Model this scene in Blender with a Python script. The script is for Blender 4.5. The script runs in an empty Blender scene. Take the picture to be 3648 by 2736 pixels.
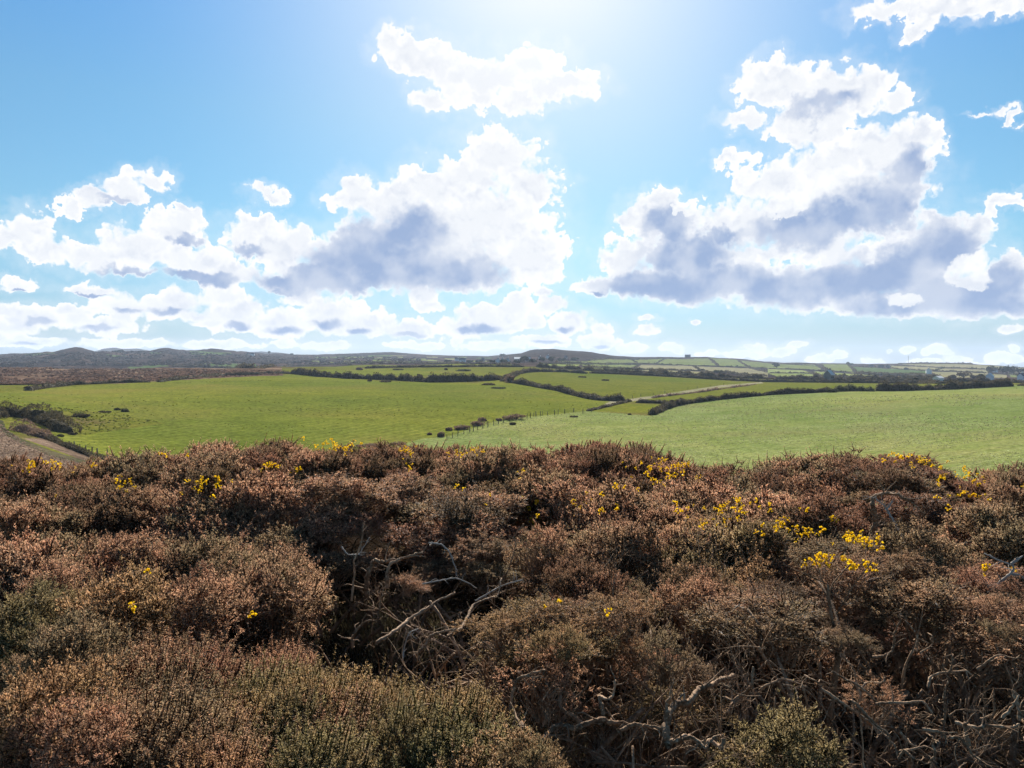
import bpy, math, random
import numpy as np
from mathutils import Vector, Matrix, Euler

RNG = np.random.default_rng(7)
random.seed(7)
SC = bpy.context.scene
COL = SC.collection
rad = math.radians

# ------------------------------------------------------------------ camera
F, CX, CY = 2756.0, 1824.0, 1368.0          # photograph pixels (3648 x 2736)
PITCH = rad(1.93)
SP, CP = math.sin(PITCH), math.cos(PITCH)
cam_d = bpy.data.cameras.new('camera')
cam_d.sensor_width = 36.0
cam_d.lens = 36.0 * F / 3648.0
cam_d.clip_start = 0.05
cam_d.clip_end = 40000
cam = bpy.data.objects.new('camera', cam_d)
COL.objects.link(cam)
cam.rotation_euler = (math.pi / 2 - PITCH, 0, 0)
SC.camera = cam

def ray(ox, oy):
    x = (ox - CX) / F; y = -(oy - CY) / F
    return np.array([x, CP + y * SP, -SP + y * CP])

def project(P):
    P = np.asarray(P, float)
    fwd = P[..., 1] * CP - P[..., 2] * SP
    up = P[..., 1] * SP + P[..., 2] * CP
    fwd = np.where(fwd > 1e-3, fwd, 1e-3)
    return CX + F * P[..., 0] / fwd, CY - F * up / fwd

V = 3648.0 / 2212.0
def vpx(x, y): return x * V, y * V
def Z1(x, y): return x / 1.2127, 1150 + y / 1.2127
def Z2(x, y): return 1824 + x / 1.2127, 1150 + y / 1.2127
def Z4(x, y): return x / 2.4254, 1220 + y / 2.4254
def Z5(x, y): return 912 + x / 2.4254, 1220 + y / 2.4254
def Z6(x, y): return 1824 + x / 2.4254, 1220 + y / 2.4254
def Z7(x, y): return 2736 + x / 2.4254, 1220 + y / 2.4254

# ------------------------------------------------------------------ mesh helpers
def mesh_np(name, verts, faces, mats=(), mat_idx=None, smooth=False, attr=None):
    """faces: (n,3) or (n,4) int array, or a list of such arrays."""
    verts = np.asarray(verts, np.float32).reshape(-1, 3)
    fl = faces if isinstance(faces, list) else [faces]
    fl = [np.asarray(f, np.int32) for f in fl if len(f)]
    me = bpy.data.meshes.new(name)
    me.vertices.add(len(verts)); me.vertices.foreach_set('co', verts.ravel())
    loops = np.concatenate([f.ravel() for f in fl])
    tot = np.concatenate([np.full(len(f), f.shape[1], np.int32) for f in fl])
    start = np.concatenate([[0], np.cumsum(tot)[:-1]]).astype(np.int32)
    me.loops.add(len(loops)); me.loops.foreach_set('vertex_index', loops)
    me.polygons.add(len(tot))
    me.polygons.foreach_set('loop_start', start)
    try: me.polygons.foreach_set('loop_total', tot)
    except Exception: pass
    for m in mats: me.materials.append(m)
    if mat_idx is not None: me.polygons.foreach_set('material_index', np.asarray(mat_idx, np.int32))
    me.polygons.foreach_set('use_smooth', np.full(len(tot), smooth, bool))
    if attr is not None:
        for k, v in attr.items():
            a = me.attributes.new(k, 'FLOAT', 'POINT'); a.data.foreach_set('value', np.asarray(v, np.float32))
    me.update(calc_edges=True)
    me.validate()
    return me

def link(name, me, parent=None, loc=None):
    o = bpy.data.objects.new(name, me); COL.objects.link(o)
    if parent is not None: o.parent = parent
    if loc is not None: o.location = loc
    return o

def tag(o, label=None, cat=None, group=None, kind=None):
    if label: o['label'] = label
    if cat: o['category'] = cat
    if group: o['group'] = group
    if kind: o['kind'] = kind
    return o

def empty(name, loc, label, cat, group=None):
    o = bpy.data.objects.new(name, None); COL.objects.link(o)
    o.location = loc; o.empty_display_size = 0.2
    return tag(o, label, cat, group)

class MB:
    """collects shapes into one mesh"""
    def __init__(s): s.v = []; s.f3 = []; s.f4 = []; s.n = 0
    def add(s, v, f):
        v = np.asarray(v, float).reshape(-1, 3); f = np.asarray(f, int)
        (s.f3 if f.shape[1] == 3 else s.f4).append(f + s.n); s.v.append(v); s.n += len(v)
    def box(s, c, size, rz=0.0):
        x, y, z = np.array(size) / 2
        p = np.array([[-x,-y,-z],[x,-y,-z],[x,y,-z],[-x,y,-z],[-x,-y,z],[x,-y,z],[x,y,z],[-x,y,z]])
        cz, sz = math.cos(rz), math.sin(rz)
        p = p @ np.array([[cz, sz, 0], [-sz, cz, 0], [0, 0, 1]])
        s.add(p + np.array(c), [[0,3,2,1],[4,5,6,7],[0,1,5,4],[1,2,6,5],[2,3,7,6],[3,0,4,7]])
    def tube(s, pts, radii, k=5, cap=True):
        P = np.asarray(pts, float); n = len(P)
        R = np.broadcast_to(np.asarray(radii, float), (n,))
        T = np.gradient(P, axis=0); T /= np.linalg.norm(T, axis=1)[:, None] + 1e-9
        ref = np.array([0.31, 0.17, 0.93]) if abs(T[0, 2]) < 0.9 else np.array([1.0, 0.2, 0])
        A = np.cross(T, ref); A /= np.linalg.norm(A, axis=1)[:, None] + 1e-9
        B = np.cross(T, A)
        a = np.linspace(0, 2 * math.pi, k, endpoint=False)
        ring = P[:, None] + R[:, None, None] * (A[:, None] * np.cos(a)[None, :, None] + B[:, None] * np.sin(a)[None, :, None])
        i = np.arange(n - 1)[:, None] * k; j = np.arange(k)[None]; j2 = (j + 1) % k
        s.add(ring.reshape(-1, 3), np.stack([i + j, i + j2, i + k + j2, i + k + j], -1).reshape(-1, 4))
        if cap:
            base = s.n - n * k; c = s.n
            s.v.append(P[[-1]] + T[[-1]] * R[-1] * 0.6); s.n += 1
            jj = np.arange(k)
            s.f3.append(np.stack([base + (n - 1) * k + jj, base + (n - 1) * k + (jj + 1) % k, np.full(k, c)], -1))
    def mesh(s, name, mats, smooth=False):
        fl = []
        if s.f3: fl.append(np.concatenate(s.f3))
        if s.f4: fl.append(np.concatenate(s.f4))
        return mesh_np(name, np.concatenate(s.v), fl, mats, None, smooth)

def vnoise(P, scale, seed=0):
    """cheap smooth value noise on (n,3) points, -1..1"""
    P = np.asarray(P, float) / scale
    i = np.floor(P).astype(np.int64); f = P - i; f = f * f * (3 - 2 * f)
    def h(a, b, c):
        n = (a * 374761393 + b * 668265263 + c * 2147483647 + seed * 974634777) & 0xffffffff
        n = ((n ^ (n >> 13)) * 1274126177) & 0xffffffff
        return ((n ^ (n >> 16)) & 0xffff) / 32767.5 - 1
    out = 0
    for dx in (0, 1):
        for dy in (0, 1):
            for dz in (0, 1):
                w = (f[..., 0] if dx else 1 - f[..., 0]) * (f[..., 1] if dy else 1 - f[..., 1]) * (f[..., 2] if dz else 1 - f[..., 2])
                out = out + w * h(i[..., 0] + dx, i[..., 1] + dy, i[..., 2] + dz)
    return out

def fbm(P, scale, seed=0, octs=4, gain=0.5):
    a, t = 1.0, 0
    for k in range(octs):
        t = t + a * vnoise(P, scale / 2 ** k, seed + k * 17); a *= gain
    return t

def inpoly(x, y, poly):
    x = np.asarray(x); y = np.asarray(y); c = np.zeros(x.shape, bool)
    px = [p[0] for p in poly]; py = [p[1] for p in poly]; n = len(poly); j = n - 1
    for i in range(n):
        if py[i] != py[j]:
            c ^= ((py[i] > y) != (py[j] > y)) & (x < (px[j] - px[i]) * (y - py[i]) / (py[j] - py[i]) + px[i])
        j = i
    return c

# ------------------------------------------------------------------ node helpers
class NT:
    def __init__(s, nt): s.nt = nt; s.L = nt.links
    def n(s, typ, **kw):
        nd = s.nt.nodes.new(typ)
        for k, v in kw.items(): setattr(nd, k, v)
        return nd
    def link(s, a, b): s.L.new(a, b)
    def put(s, sock, v):
        if hasattr(v, 'links') or isinstance(v, bpy.types.NodeSocket): s.L.new(v, sock)
        else: sock.default_value = v
    def math(s, op, a, b=None, c=None, clamp=False):
        nd = s.n('ShaderNodeMath', operation=op, use_clamp=clamp)
        s.put(nd.inputs[0], a)
        if b is not None: s.put(nd.inputs[1], b)
        if c is not None: s.put(nd.inputs[2], c)
        return nd.outputs[0]
    def vmath(s, op, a, b=None, scale=None):
        nd = s.n('ShaderNodeVectorMath', operation=op)
        s.put(nd.inputs[0], a)
        if b is not None: s.put(nd.inputs[1], b)
        if scale is not None: s.put(nd.inputs['Scale'], scale)
        return nd.outputs['Value'] if op in ('LENGTH', 'DOT_PRODUCT', 'DISTANCE') else nd.outputs[0]
    def noise(s, vec, scale, detail=4, rough=0.55, dist=0.0, color=False, dim='3D'):
        nd = s.n('ShaderNodeTexNoise', noise_dimensions=dim)
        if vec is not None: s.put(nd.inputs['Vector'], vec)
        nd.inputs['Scale'].default_value = scale; nd.inputs['Detail'].default_value = detail
        nd.inputs['Roughness'].default_value = rough; nd.inputs['Distortion'].default_value = dist
        return nd.outputs['Color' if color else 'Fac']
    def ss(s, v, a, b, to0=0.0, to1=1.0, kind='SMOOTHSTEP'):
        nd = s.n('ShaderNodeMapRange', interpolation_type=kind)
        s.put(nd.inputs['Value'], v)
        for k, x in (('From Min', a), ('From Max', b), ('To Min', to0), ('To Max', to1)): s.put(nd.inputs[k], x)
        return nd.outputs[0]
    def mix(s, f, a, b, typ='MIX'):
        nd = s.n('ShaderNodeMix', data_type='RGBA', blend_type=typ)
        s.put(nd.inputs[0], f)
        for i, v in ((6, a), (7, b)):
            if isinstance(v, tuple) and len(v) == 3: v = v + (1.0,)
            s.put(nd.inputs[i], v)
        return nd.outputs[2]

def new_mat(name):
    m = bpy.data.materials.new(name); m.use_nodes = True
    m.node_tree.nodes.clear()
    t = NT(m.node_tree)
    out = t.n('ShaderNodeOutputMaterial')
    return m, t, out

def principled(t, color, rough=0.9, spec=0.2, normal=None):
    b = t.n('ShaderNodeBsdfPrincipled')
    t.put(b.inputs['Base Color'], color if not (isinstance(color, tuple) and len(color) == 3) else color + (1.0,))
    b.inputs['Roughness'].default_value = rough
    b.inputs['Specular IOR Level'].default_value = spec
    if normal is not None: t.link(normal, b.inputs['Normal'])
    return b.outputs[0]

def leafy(t, color, rough=0.6, spec=0.25, trans=0.35, normal=None, tcol=None):
    b = principled(t, color, rough, spec, normal)
    tr = t.n('ShaderNodeBsdfTranslucent'); t.put(tr.inputs['Color'], tcol if tcol is not None else color)
    mx = t.n('ShaderNodeMixShader'); t.put(mx.inputs[0], trans); t.link(b, mx.inputs[1]); t.link(tr.outputs[0], mx.inputs[2])
    return mx.outputs[0]

def bump(t, h, dist, strength=1.0):
    b = t.n('ShaderNodeBump'); b.inputs['Distance'].default_value = dist; b.inputs['Strength'].default_value = strength
    t.link(h, b.inputs['Height']); return b.outputs[0]
# ------------------------------------------------------------------ sun and sky
SUN_AZ, SUN_EL = 2.4, 29.0
sd = bpy.data.lights.new('sun', 'SUN'); sd.energy = 5.0; sd.angle = rad(0.5); sd.color = (1.0, 0.95, 0.87)
so = bpy.data.objects.new('sun', sd); COL.objects.link(so)
so.location = (0, 0, 60)
so.rotation_euler = (rad(90 - SUN_EL), 0, rad(180 - SUN_AZ))

# clouds: puffs given where they hang in the sky, (x, y, rx, ry) in photo units -> azimuth / elevation in degrees
CLOUDS = """
845,82,42,30 880,105,70,42 930,130,85,55 985,165,85,55 1060,170,105,55 1150,150,85,62 1210,185,105,38 930,222,52,36 1040,215,80,35 1130,215,70,35
1075,335,105,62 1010,375,110,60 940,410,120,60 1140,400,85,55 765,425,62,58 850,440,110,60 990,500,220,95 1140,555,105,75 830,550,170,85 960,600,200,42 740,590,170,48 1060,470,150,90
330,388,55,32 275,420,70,36 200,438,60,28 150,455,40,22 60,495,75,45 20,520,45,30 110,545,80,40 370,485,70,42 408,470,45,30 300,530,110,50 210,560,100,36 420,560,120,48 540,500,70,45 600,535,100,55 490,590,110,40 650,520,50,45
570,418,50,24 620,615,90,22
40,612,60,18 205,627,75,18 265,662,100,34 70,690,105,36 225,702,95,26 370,660,90,38 505,686,95,38 610,700,90,38 720,680,100,45 790,700,80,36 880,712,75,28 1000,710,70,30 1060,690,95,42 1110,662,42,40 1150,690,40,25 1230,700,62,30 1290,738,55,20 1170,735,80,18
60,738,110,14 250,742,120,13 470,744,110,13 700,745,90,12 900,747,80,11 1060,746,90,12
1640,175,62,46 1700,180,90,58 1790,190,100,62 1870,195,90,55 1930,215,55,30 1610,255,65,28 1720,265,90,50 1800,270,90,40
1910,320,110,65 1985,300,50,55 1790,350,130,60 1660,400,110,58 1860,420,175,90 1620,475,130,60 1750,480,200,70 1575,345,45,25 1600,545,165,24 1800,545,120,30
1435,435,80,32 1390,480,58,55 1345,555,62,60 1290,622,60,26 1460,490,90,60 1520,560,160,70
1500,610,230,50 1760,615,270,66 2070,640,190,55 2000,540,150,85 2060,485,70,30 2110,500,60,45 2180,580,50,55 2200,640,80,50 1930,660,180,32
1925,15,105,32 2050,5,120,32 2150,10,100,30 1975,60,34,32 2000,40,60,25
2130,248,42,9 2185,240,22,16 2205,255,14,24 2165,435,62,22 2130,455,30,18 2205,430,30,18
1395,715,30,16 1395,690,28,7 1170,628,32,14 1365,752,38,14 1455,752,34,15 1530,765,40,10 1610,764,60,12 1690,760,36,15 1775,777,34,13 1885,779,36,12 2000,780,50,8 2062,775,45,13 2120,785,40,8 2185,710,42,12 2195,775,30,10 1500,692,14,6 1925,757,9,5
"""
GREYS = """
790,520,100,58 850,575,210,62 700,605,150,40 1000,590,110,52 890,500,80,55 780,565,120,60 620,610,80,24 470,605,50,18
250,442,50,12 400,512,45,14 300,590,100,14 420,600,100,14 540,540,45,18
1770,232,95,34 1915,440,100,66 1965,375,45,55 1750,500,190,42 1820,480,130,50 1570,505,60,24
1440,490,66,42 1470,550,130,50 1400,615,130,36 1520,615,250,50 1760,620,290,55 1900,600,200,60 2060,640,190,55 2030,540,110,75 2150,610,90,50 2190,660,90,34 1960,570,90,60 1930,665,160,25
"""
HOLES = "1695,452,50,26 2088,580,46,34 1475,465,22,10 2085,610,50,18 1960,650,50,14"

LOW = CLOUDS
_rs = random.Random(12)
for _k in range(46):         # the many small cumuli low over the horizon, thinning to the right
    _x = _rs.uniform(-40, 1330) if _k < 34 else _rs.uniform(1300, 2250); _y = _rs.uniform(640, 748) if _k < 34 else _rs.uniform(735, 782)
    _s = (0.5 + (748 - _y) / 150) if _k < 34 else 0.55
    CLOUDS += ' %d,%d,%d,%d' % (_x, _y, _rs.uniform(30, 75) * _s, _rs.uniform(13, 26) * _s)

def sky_pos(x, y):
    d = ray(*vpx(x, y))
    return math.degrees(math.atan2(d[0], d[1])), math.degrees(math.atan2(d[2], math.hypot(d[0], d[1])))

def puffs(txt):
    out = []
    for w in txt.split():
        x, y, rx, ry = map(float, w.split(','))
        a, e = sky_pos(x, y); a1, _ = sky_pos(x + rx, y); _, e1 = sky_pos(x, y + ry)
        out.append((a, e, abs(a1 - a), abs(e - e1)))
    return out

def belly(txt):
    # a grey underside for each low puff
    out = []
    for w in txt.split():
        x, y, rx, ry = map(float, w.split(','))
        if 600 < y < 740 and rx > 45 and x < 1300: out.append('%g,%g,%g,%g' % (x + .15 * rx * math.sin(x), y + (.38 + .16 * math.cos(x * 3)) * ry, (.45 + .12 * math.sin(x * 5)) * rx, .27 * ry))
    return ' ' + ' '.join(out)

def puff_field(t, vec, lst, k):
    acc = None
    sp = t.n('ShaderNodeSeparateXYZ'); t.link(vec, sp.inputs[0])
    for a, e, ra, re in lst:
        cb = t.n('ShaderNodeCombineXYZ'); t.link(sp.outputs[0], cb.inputs[0]); t.link(sp.outputs[1], cb.inputs[1])
        if acc is not None: t.link(acc, cb.inputs[2])       # one after another, so few values are kept at a time
        m = t.n('ShaderNodeVectorMath', operation='MULTIPLY_ADD'); t.link(cb.outputs[0], m.inputs[0])
        m.inputs[1].default_value = (1 / ra, 1 / re, 0.0); m.inputs[2].default_value = (-a / ra, -e / re, 0.0)
        L = t.vmath('LENGTH', m.outputs[0])
        acc = L if acc is None else t.math('SMOOTH_MIN', acc, L, k)
    return t.math('SUBTRACT', 1.0, acc)

def build_world():
    w = bpy.data.worlds.new('World'); SC.world = w; w.use_nodes = True
    w.node_tree.nodes.clear(); t = NT(w.node_tree)
    out = t.n('ShaderNodeOutputWorld'); bg = t.n('ShaderNodeBackground')
    t.link(bg.outputs[0], out.inputs['Surface'])
    sky = t.n('ShaderNodeTexSky', sky_type='NISHITA')
    sky.sun_disc = False
    sky.sun_elevation = rad(SUN_EL); sky.sun_rotation = rad(SUN_AZ)
    sky.altitude = 60; sky.air_density = 1.0; sky.dust_density = 0.15; sky.ozone_density = 1.0
    tc = t.n('ShaderNodeTexCoord')
    sep = t.n('ShaderNodeSeparateXYZ'); t.link(tc.outputs['Generated'], sep.inputs[0])
    X, Y, Z = sep.outputs
    az = t.math('MULTIPLY', t.math('ARCTAN2', X, Y), 180 / math.pi)
    hl = t.math('SQRT', t.math('ADD', t.math('MULTIPLY', X, X), t.math('MULTIPLY', Y, Y)))
    el = t.math('MULTIPLY', t.math('ARCTAN2', Z, hl), 180 / math.pi)
    cmb = t.n('ShaderNodeCombineXYZ'); t.link(az, cmb.inputs[0]); t.link(el, cmb.inputs[1])
    P = cmb.outputs[0]
    # nearer the horizon the clouds are farther off: finer billows
    k = t.ss(el, 0.5, 9.0, 0.28, 1.0)
    # billowy domain warp
    n1 = t.noise(P, 0.30, 2, 0.5, color=True, dim='2D')
    n2 = t.noise(P, 0.95, 4, 0.56, color=True, dim='2D')
    n3 = t.noise(P, 2.6, 5, 0.65, color=True, dim='2D')
    c = lambda n, a: t.vmath('SCALE', t.vmath('SUBTRACT', n, (0.5, 0.5, 0.5)), scale=t.math('MULTIPLY', k, a))
    W = t.vmath('ADD', t.vmath('ADD', P, c(n1, 2.0)), t.vmath('ADD', c(n2, 1.9), c(n3, 0.27)))
    vo = t.n('ShaderNodeTexVoronoi', voronoi_dimensions='2D', feature='F1')
    t.link(t.vmath('ADD', P, c(n2, 1.2)), vo.inputs['Vector'])
    vo.inputs['Scale'].default_value = 0.9
    vo.inputs['Detail'].default_value = 2.0; vo.inputs['Roughness'].default_value = 0.55
    bil = t.math('SUBTRACT', 0.55, vo.outputs['Distance'])
    D0 = puff_field(t, W, puffs(CLOUDS), 0.22)
    fine = t.noise(P, 1.5, 8, 0.62, dim='2D')
    D = t.math('ADD', D0, t.math('ADD', t.math('MULTIPLY', bil, 0.38), t.math('MULTIPLY', t.math('SUBTRACT', fine, 0.5), 0.19)))
    GS = puff_field(t, W, puffs(GREYS + belly(LOW)), 0.30)
    soft = t.ss(GS, -0.25, 0.3, 0.0, 0.20)
    D = t.math('ADD', D, t.math('MULTIPLY', t.math('MAXIMUM', GS, 0.0), 0.6))
    alpha = t.ss(D, t.math('SUBTRACT', -0.06, soft), t.math('ADD', t.ss(t.noise(P, 0.42, 3, 0.55, dim='2D'), 0.42, 0.68, 0.07, 0.42), soft))
    # thin veil round the clouds and towards the horizon
    veil = t.math('MULTIPLY', t.ss(D0, -0.55, 0.05), t.math('MULTIPLY', t.noise(P, 0.8, 6, 0.6, dim='2D'), 0.34))
    alpha = t.math('MAXIMUM', alpha, veil)
    # self shading: grey bellies, white rims, embossed billows
    G0 = t.math('SUBTRACT', GS, t.math('MULTIPLY', t.math('MAXIMUM', puff_field(t, W, puffs(HOLES), 0.2), 0.0), 2.6))
    G = t.ss(t.math('ADD', G0, t.math('MULTIPLY', t.math('SUBTRACT', t.noise(P, 0.5, 3, 0.5, dim='2D'), 0.5), 0.5)), -0.22, 0.62)
    G = t.math('MULTIPLY', G, t.ss(D, 0.0, 0.34))
    G = t.math('MULTIPLY', G, t.ss(t.noise(P, 0.33, 4, 0.5, dim='2D'), 0.32, 0.66, 0.62, 1.08))
    up = t.vmath('ADD', P, (0.02, 0.42, 0.0))
    b1 = t.noise(t.vmath('ADD', P, c(n2, 0.8)), 0.48, 5, 0.52, dim='2D')
    b2 = t.noise(t.vmath('ADD', up, c(n2, 0.8)), 0.48, 5, 0.52, dim='2D')
    rel = t.ss(t.math('SUBTRACT', b1, b2), -0.04, 0.20, 0.0, 0.24)
    rel = t.math('MULTIPLY', rel, t.ss(D, 0.08, 0.4))
    rel = t.math('MULTIPLY', rel, t.ss(t.vmath('DISTANCE', P, (SUN_AZ, 24.0, 0)), 5.0, 14.0))
    shade = t.math('MAXIMUM', G, rel)
    shade = t.math('ADD', t.math('MULTIPLY', shade, 0.9), t.math('MULTIPLY', t.math('MULTIPLY', G, rel), 0.3), clamp=True)
    CLD_W, CLD_G = (10.4, 10.4, 10.5), (3.3, 4.45, 6.8)
    inner = t.mix(t.ss(D, 0.08, 0.75), CLD_W, (9.0, 9.25, 9.7))
    lit = t.mix(shade, inner, CLD_G)
    # the blue of this day: air colour by height above the horizon, whiter in the aureole round the sun
    rp = t.n('ShaderNodeValToRGB'); cr = rp.color_ramp
    for i, (e, c3) in enumerate(((0, (.36, .53, 1.02)), (2, (.42, .59, .90)), (8, (.56, .85, .97)), (17, (.63, 1.0, 1.12)), (25, (.58, 1.06, 1.36)))):
        q = cr.elements[i] if i < 2 else cr.elements.new(e / 30)
        q.position = e / 30; q.color = (*[x / 1.4 for x in c3], 1)
    t.link(t.math('DIVIDE', el, 30.0), rp.inputs[0])
    skyc = t.vmath('SCALE', t.vmath('MULTIPLY', sky.outputs[0], rp.outputs[0]), scale=1.4)
    dsun = t.vmath('DISTANCE', t.vmath('MULTIPLY', P, (0.88, 1.0, 0.0)), (SUN_AZ * 0.88, SUN_EL, 0))
    glare = t.math('POWER', t.ss(dsun, 2.5, 31.0, 1.0, 0.0, 'LINEAR'), 2.3)
    skyc = t.mix(t.math('MULTIPLY', glare, 0.95, clamp=True), skyc, (10.5, 10.4, 10.2))
    # clouds near the sun take the glare behind them
    near = t.mix(t.ss(dsun, 3.0, 12.0, 1.0, 0.0), lit, t.vmath('ADD', t.vmath('SCALE', skyc, scale=0.12), lit))
    col = t.mix(alpha, skyc, near)
    t.link(t.vmath('SCALE', col, scale=0.815), bg.inputs['Color'])
    bg.inputs['Strength'].default_value = SKY_STRENGTH
    try:
        w.cycles.sampling_method = 'MANUAL'; w.cycles.sample_map_resolution = 1024
    except Exception: pass

SKY_STRENGTH = 0.05
build_world()
SC.view_settings.view_transform = 'Standard'; SC.view_settings.look = 'None'
SC.view_settings.exposure = 1.3; SC.view_settings.gamma = 1.0
# ------------------------------------------------------------------ terrain
# radial profiles: for a column of the view, the row at which ground at distance r stands
NEAR_R = np.array([100, 140, 200, 270, 350, 450, 700.])
NEAR = {-700: (1690, 1570, 1470, 1410, 1375, 1345, 1312), 0: (1660, 1565, 1470, 1414, 1379, 1345, 1313),
        400: (1700, 1620, 1500, 1425, 1379, 1350, 1316), 900: (1720, 1620, 1500, 1420, 1370, 1340, 1312),
        1400: (1710, 1610, 1505, 1420, 1375, 1347, 1309), 1824: (1710, 1610, 1500, 1427, 1378, 1350, 1304),
        2300: (1730, 1605, 1500, 1440, 1400, 1370, 1328), 2800: (1725, 1595, 1492, 1425, 1396, 1378, 1350),
        3300: (1715, 1585, 1480, 1415, 1390, 1376, 1358), 3648: (1705, 1575, 1475, 1412, 1386, 1374, 1361), 4400: (1705, 1575, 1475, 1412, 1386, 1374, 1361)}
SKYLINE = [(-700, 1275)] + [Z4(*p) for p in ((0,107),(200,100),(330,90),(480,83),(560,62),(650,50),(700,56),(780,74),(830,81),(1000,81),(1300,79),(1350,66),(1400,54),(1500,60),(1620,77),(1680,70),(1760,60),(1850,58),(1950,68),(2080,82),(2212,92))] \
    + [Z5(*p) for p in ((100,100),(300,106),(540,107),(800,97),(1000,88),(1180,83),(1350,98),(1500,108),(1700,114),(2000,121),(2100,113),(2200,101))] \
    + [Z6(*p) for p in ((80,92),(150,68),(210,58),(350,60),(480,70),(600,78),(680,85),(760,100),(900,120),(1050,128),(1300,128),(1480,128),(1690,130),(1900,141),(2050,153),(2212,169))] \
    + [Z7(*p) for p in ((300,177),(450,183),(700,186),(1000,188),(1150,184),(1300,178),(1600,181),(1750,184),(1900,196),(2050,208),(2212,217))] + [(4400, 1312)]
SKYLINE = np.array(SKYLINE)

def crest_r(c):
    return np.interp(c, [-700, 0, 270, 420, 900, 1400, 1824, 2000, 2500, 3200, 4400], [2500, 2500, 2100, 2400, 2600, 3000, 2600, 2200, 2400, 2600, 2600])

NCOLS = np.array(sorted(NEAR)); NTAB = np.array([NEAR[c] for c in NCOLS])

def smooth_interp(x, xs, ys):
    x = np.clip(x, xs[0], xs[-1]); i = np.clip(np.searchsorted(xs, x) - 1, 0, len(xs) - 2)
    m = np.gradient(ys, xs); h = xs[i + 1] - xs[i]; t = (x - xs[i]) / h
    return (2*t**3-3*t**2+1)*ys[i] + (t**3-2*t**2+t)*h*m[i] + (-2*t**3+3*t**2)*ys[i+1] + (t**3-t**2)*h*m[i+1]

def row_to_z(oy, c, r):
    """height of a point at ground distance r seen at photo row oy in column c (at the horizon)"""
    y = -(oy - CY) / F
    ct = 1 / math.sqrt(1) / np.sqrt(1 + ((c - CX) / F * CP) ** 2)
    return r * (-SP + y * CP) * ct / (CP + y * SP)

def ground_z_grid(c, R):
    """z along radii R for view column c (horizon column)"""
    LR = np.log(R)
    rows = np.array([smooth_interp(float(c), NCOLS.astype(float), NTAB[:, k]) for k in range(7)])
    rc = float(crest_r(c)); sk = float(np.interp(c, SKYLINE[:, 0], SKYLINE[:, 1]))
    edge = rows[-1]
    ctl_r = list(NEAR_R); ctl_y = list(rows)
    heath = float(np.interp(c, [900, 1300], [1.0, 0.0]))
    fr = max(0.0, edge - sk)
    ctl_r += [1000, 1400, 0.8 * rc, rc, 1.2 * rc, 1.6 * rc, 6200]
    ctl_y += [edge - 0.20 * fr + heath * 20, edge - 0.42 * fr + heath * 8, edge - 0.80 * fr, sk, sk + 8, sk + 8, max(sk + 4, 1284)]
    oy = smooth_interp(LR, np.log(np.array(ctl_r)), np.array(ctl_y, float))
    z = row_to_z(oy, c, R)
    zn = np.interp(R, [0, 16, 25, 40, 70, 100], [-3.0, -3.25, -5.0, -7.6, -12.0, 0])
    z100 = row_to_z(smooth_interp(np.log(100.0), np.log(np.array(ctl_r)), np.array(ctl_y, float)), c, 100.0)
    zn = np.where(R > 70, -12.0 + (z100 + 12.0) * (R - 70) / 30, zn)
    return np.where(R < 100, zn, z)

AZ_IN = np.arctan((np.arange(-80, 3648 + 81, 4.0) - CX) / F * CP)
AZ_ALL = np.concatenate([np.linspace(-1.25, AZ_IN[0] - 0.004, 30), AZ_IN, np.linspace(AZ_IN[-1] + 0.004, 1.25, 30)])
COLS_ALL = np.clip(CX + F * np.tan(AZ_ALL) / CP, -700, 4400)
r_list = list(np.concatenate([np.linspace(0.3, 16, 26), np.linspace(17, 98, 34)]))
r = 99.0
while r < 3600:
    r_list.append(r)
    r *= 1 + np.interp(r, [100, 200, 400, 700, 1500, 3600], [0.0038, 0.007, 0.011, 0.012, 0.011, 0.014])
r_list += list(np.geomspace(3700, 6000, 8))
RR = np.array(r_list)
ZG = np.array([ground_z_grid(c, RR) for c in COLS_ALL])            # (az, r)
PX = np.sin(AZ_ALL)[:, None] * RR[None]; PY = np.cos(AZ_ALL)[:, None] * RR[None]
_P = np.stack([PX, PY, np.zeros_like(PX)], -1)
_w = np.interp(RR, [0, 14, 30, 100, 300, 2000, 4000], [0.03, 0.05, 0.3, 0.28, 0.5, 2.2, 0])[None]
ZG = ZG + _w * fbm(_P, 60.0, 3, 3) * np.interp(RR, [100, 200], [1, 1])[None]
_h = np.interp(COLS_ALL, [0, 900, 1300], [1, 1, 0])[:, None] * np.interp(RR, [380, 470, 800, 1000, 2600], [0, 1, 1, 2.5, 2.5])[None]
ZG = ZG + _h * 1.1 * fbm(_P, 45.0, 9, 4)
# the low field's brow right of the fence and a sunken hollow left of it
def ground_z(x, y):
    a = np.arctan2(x, y); rr = np.hypot(x, y)
    i = np.clip(np.searchsorted(AZ_ALL, a) - 1, 0, len(AZ_ALL) - 2); j = np.clip(np.searchsorted(RR, rr) - 1, 0, len(RR) - 2)
    u = np.clip((a - AZ_ALL[i]) / (AZ_ALL[i + 1] - AZ_ALL[i]), 0, 1); v = np.clip((rr - RR[j]) / (RR[j + 1] - RR[j]), 0, 1)
    return (ZG[i, j] * (1 - u) + ZG[i + 1, j] * u) * (1 - v) + (ZG[i, j + 1] * (1 - u) + ZG[i + 1, j + 1] * u) * v

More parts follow.
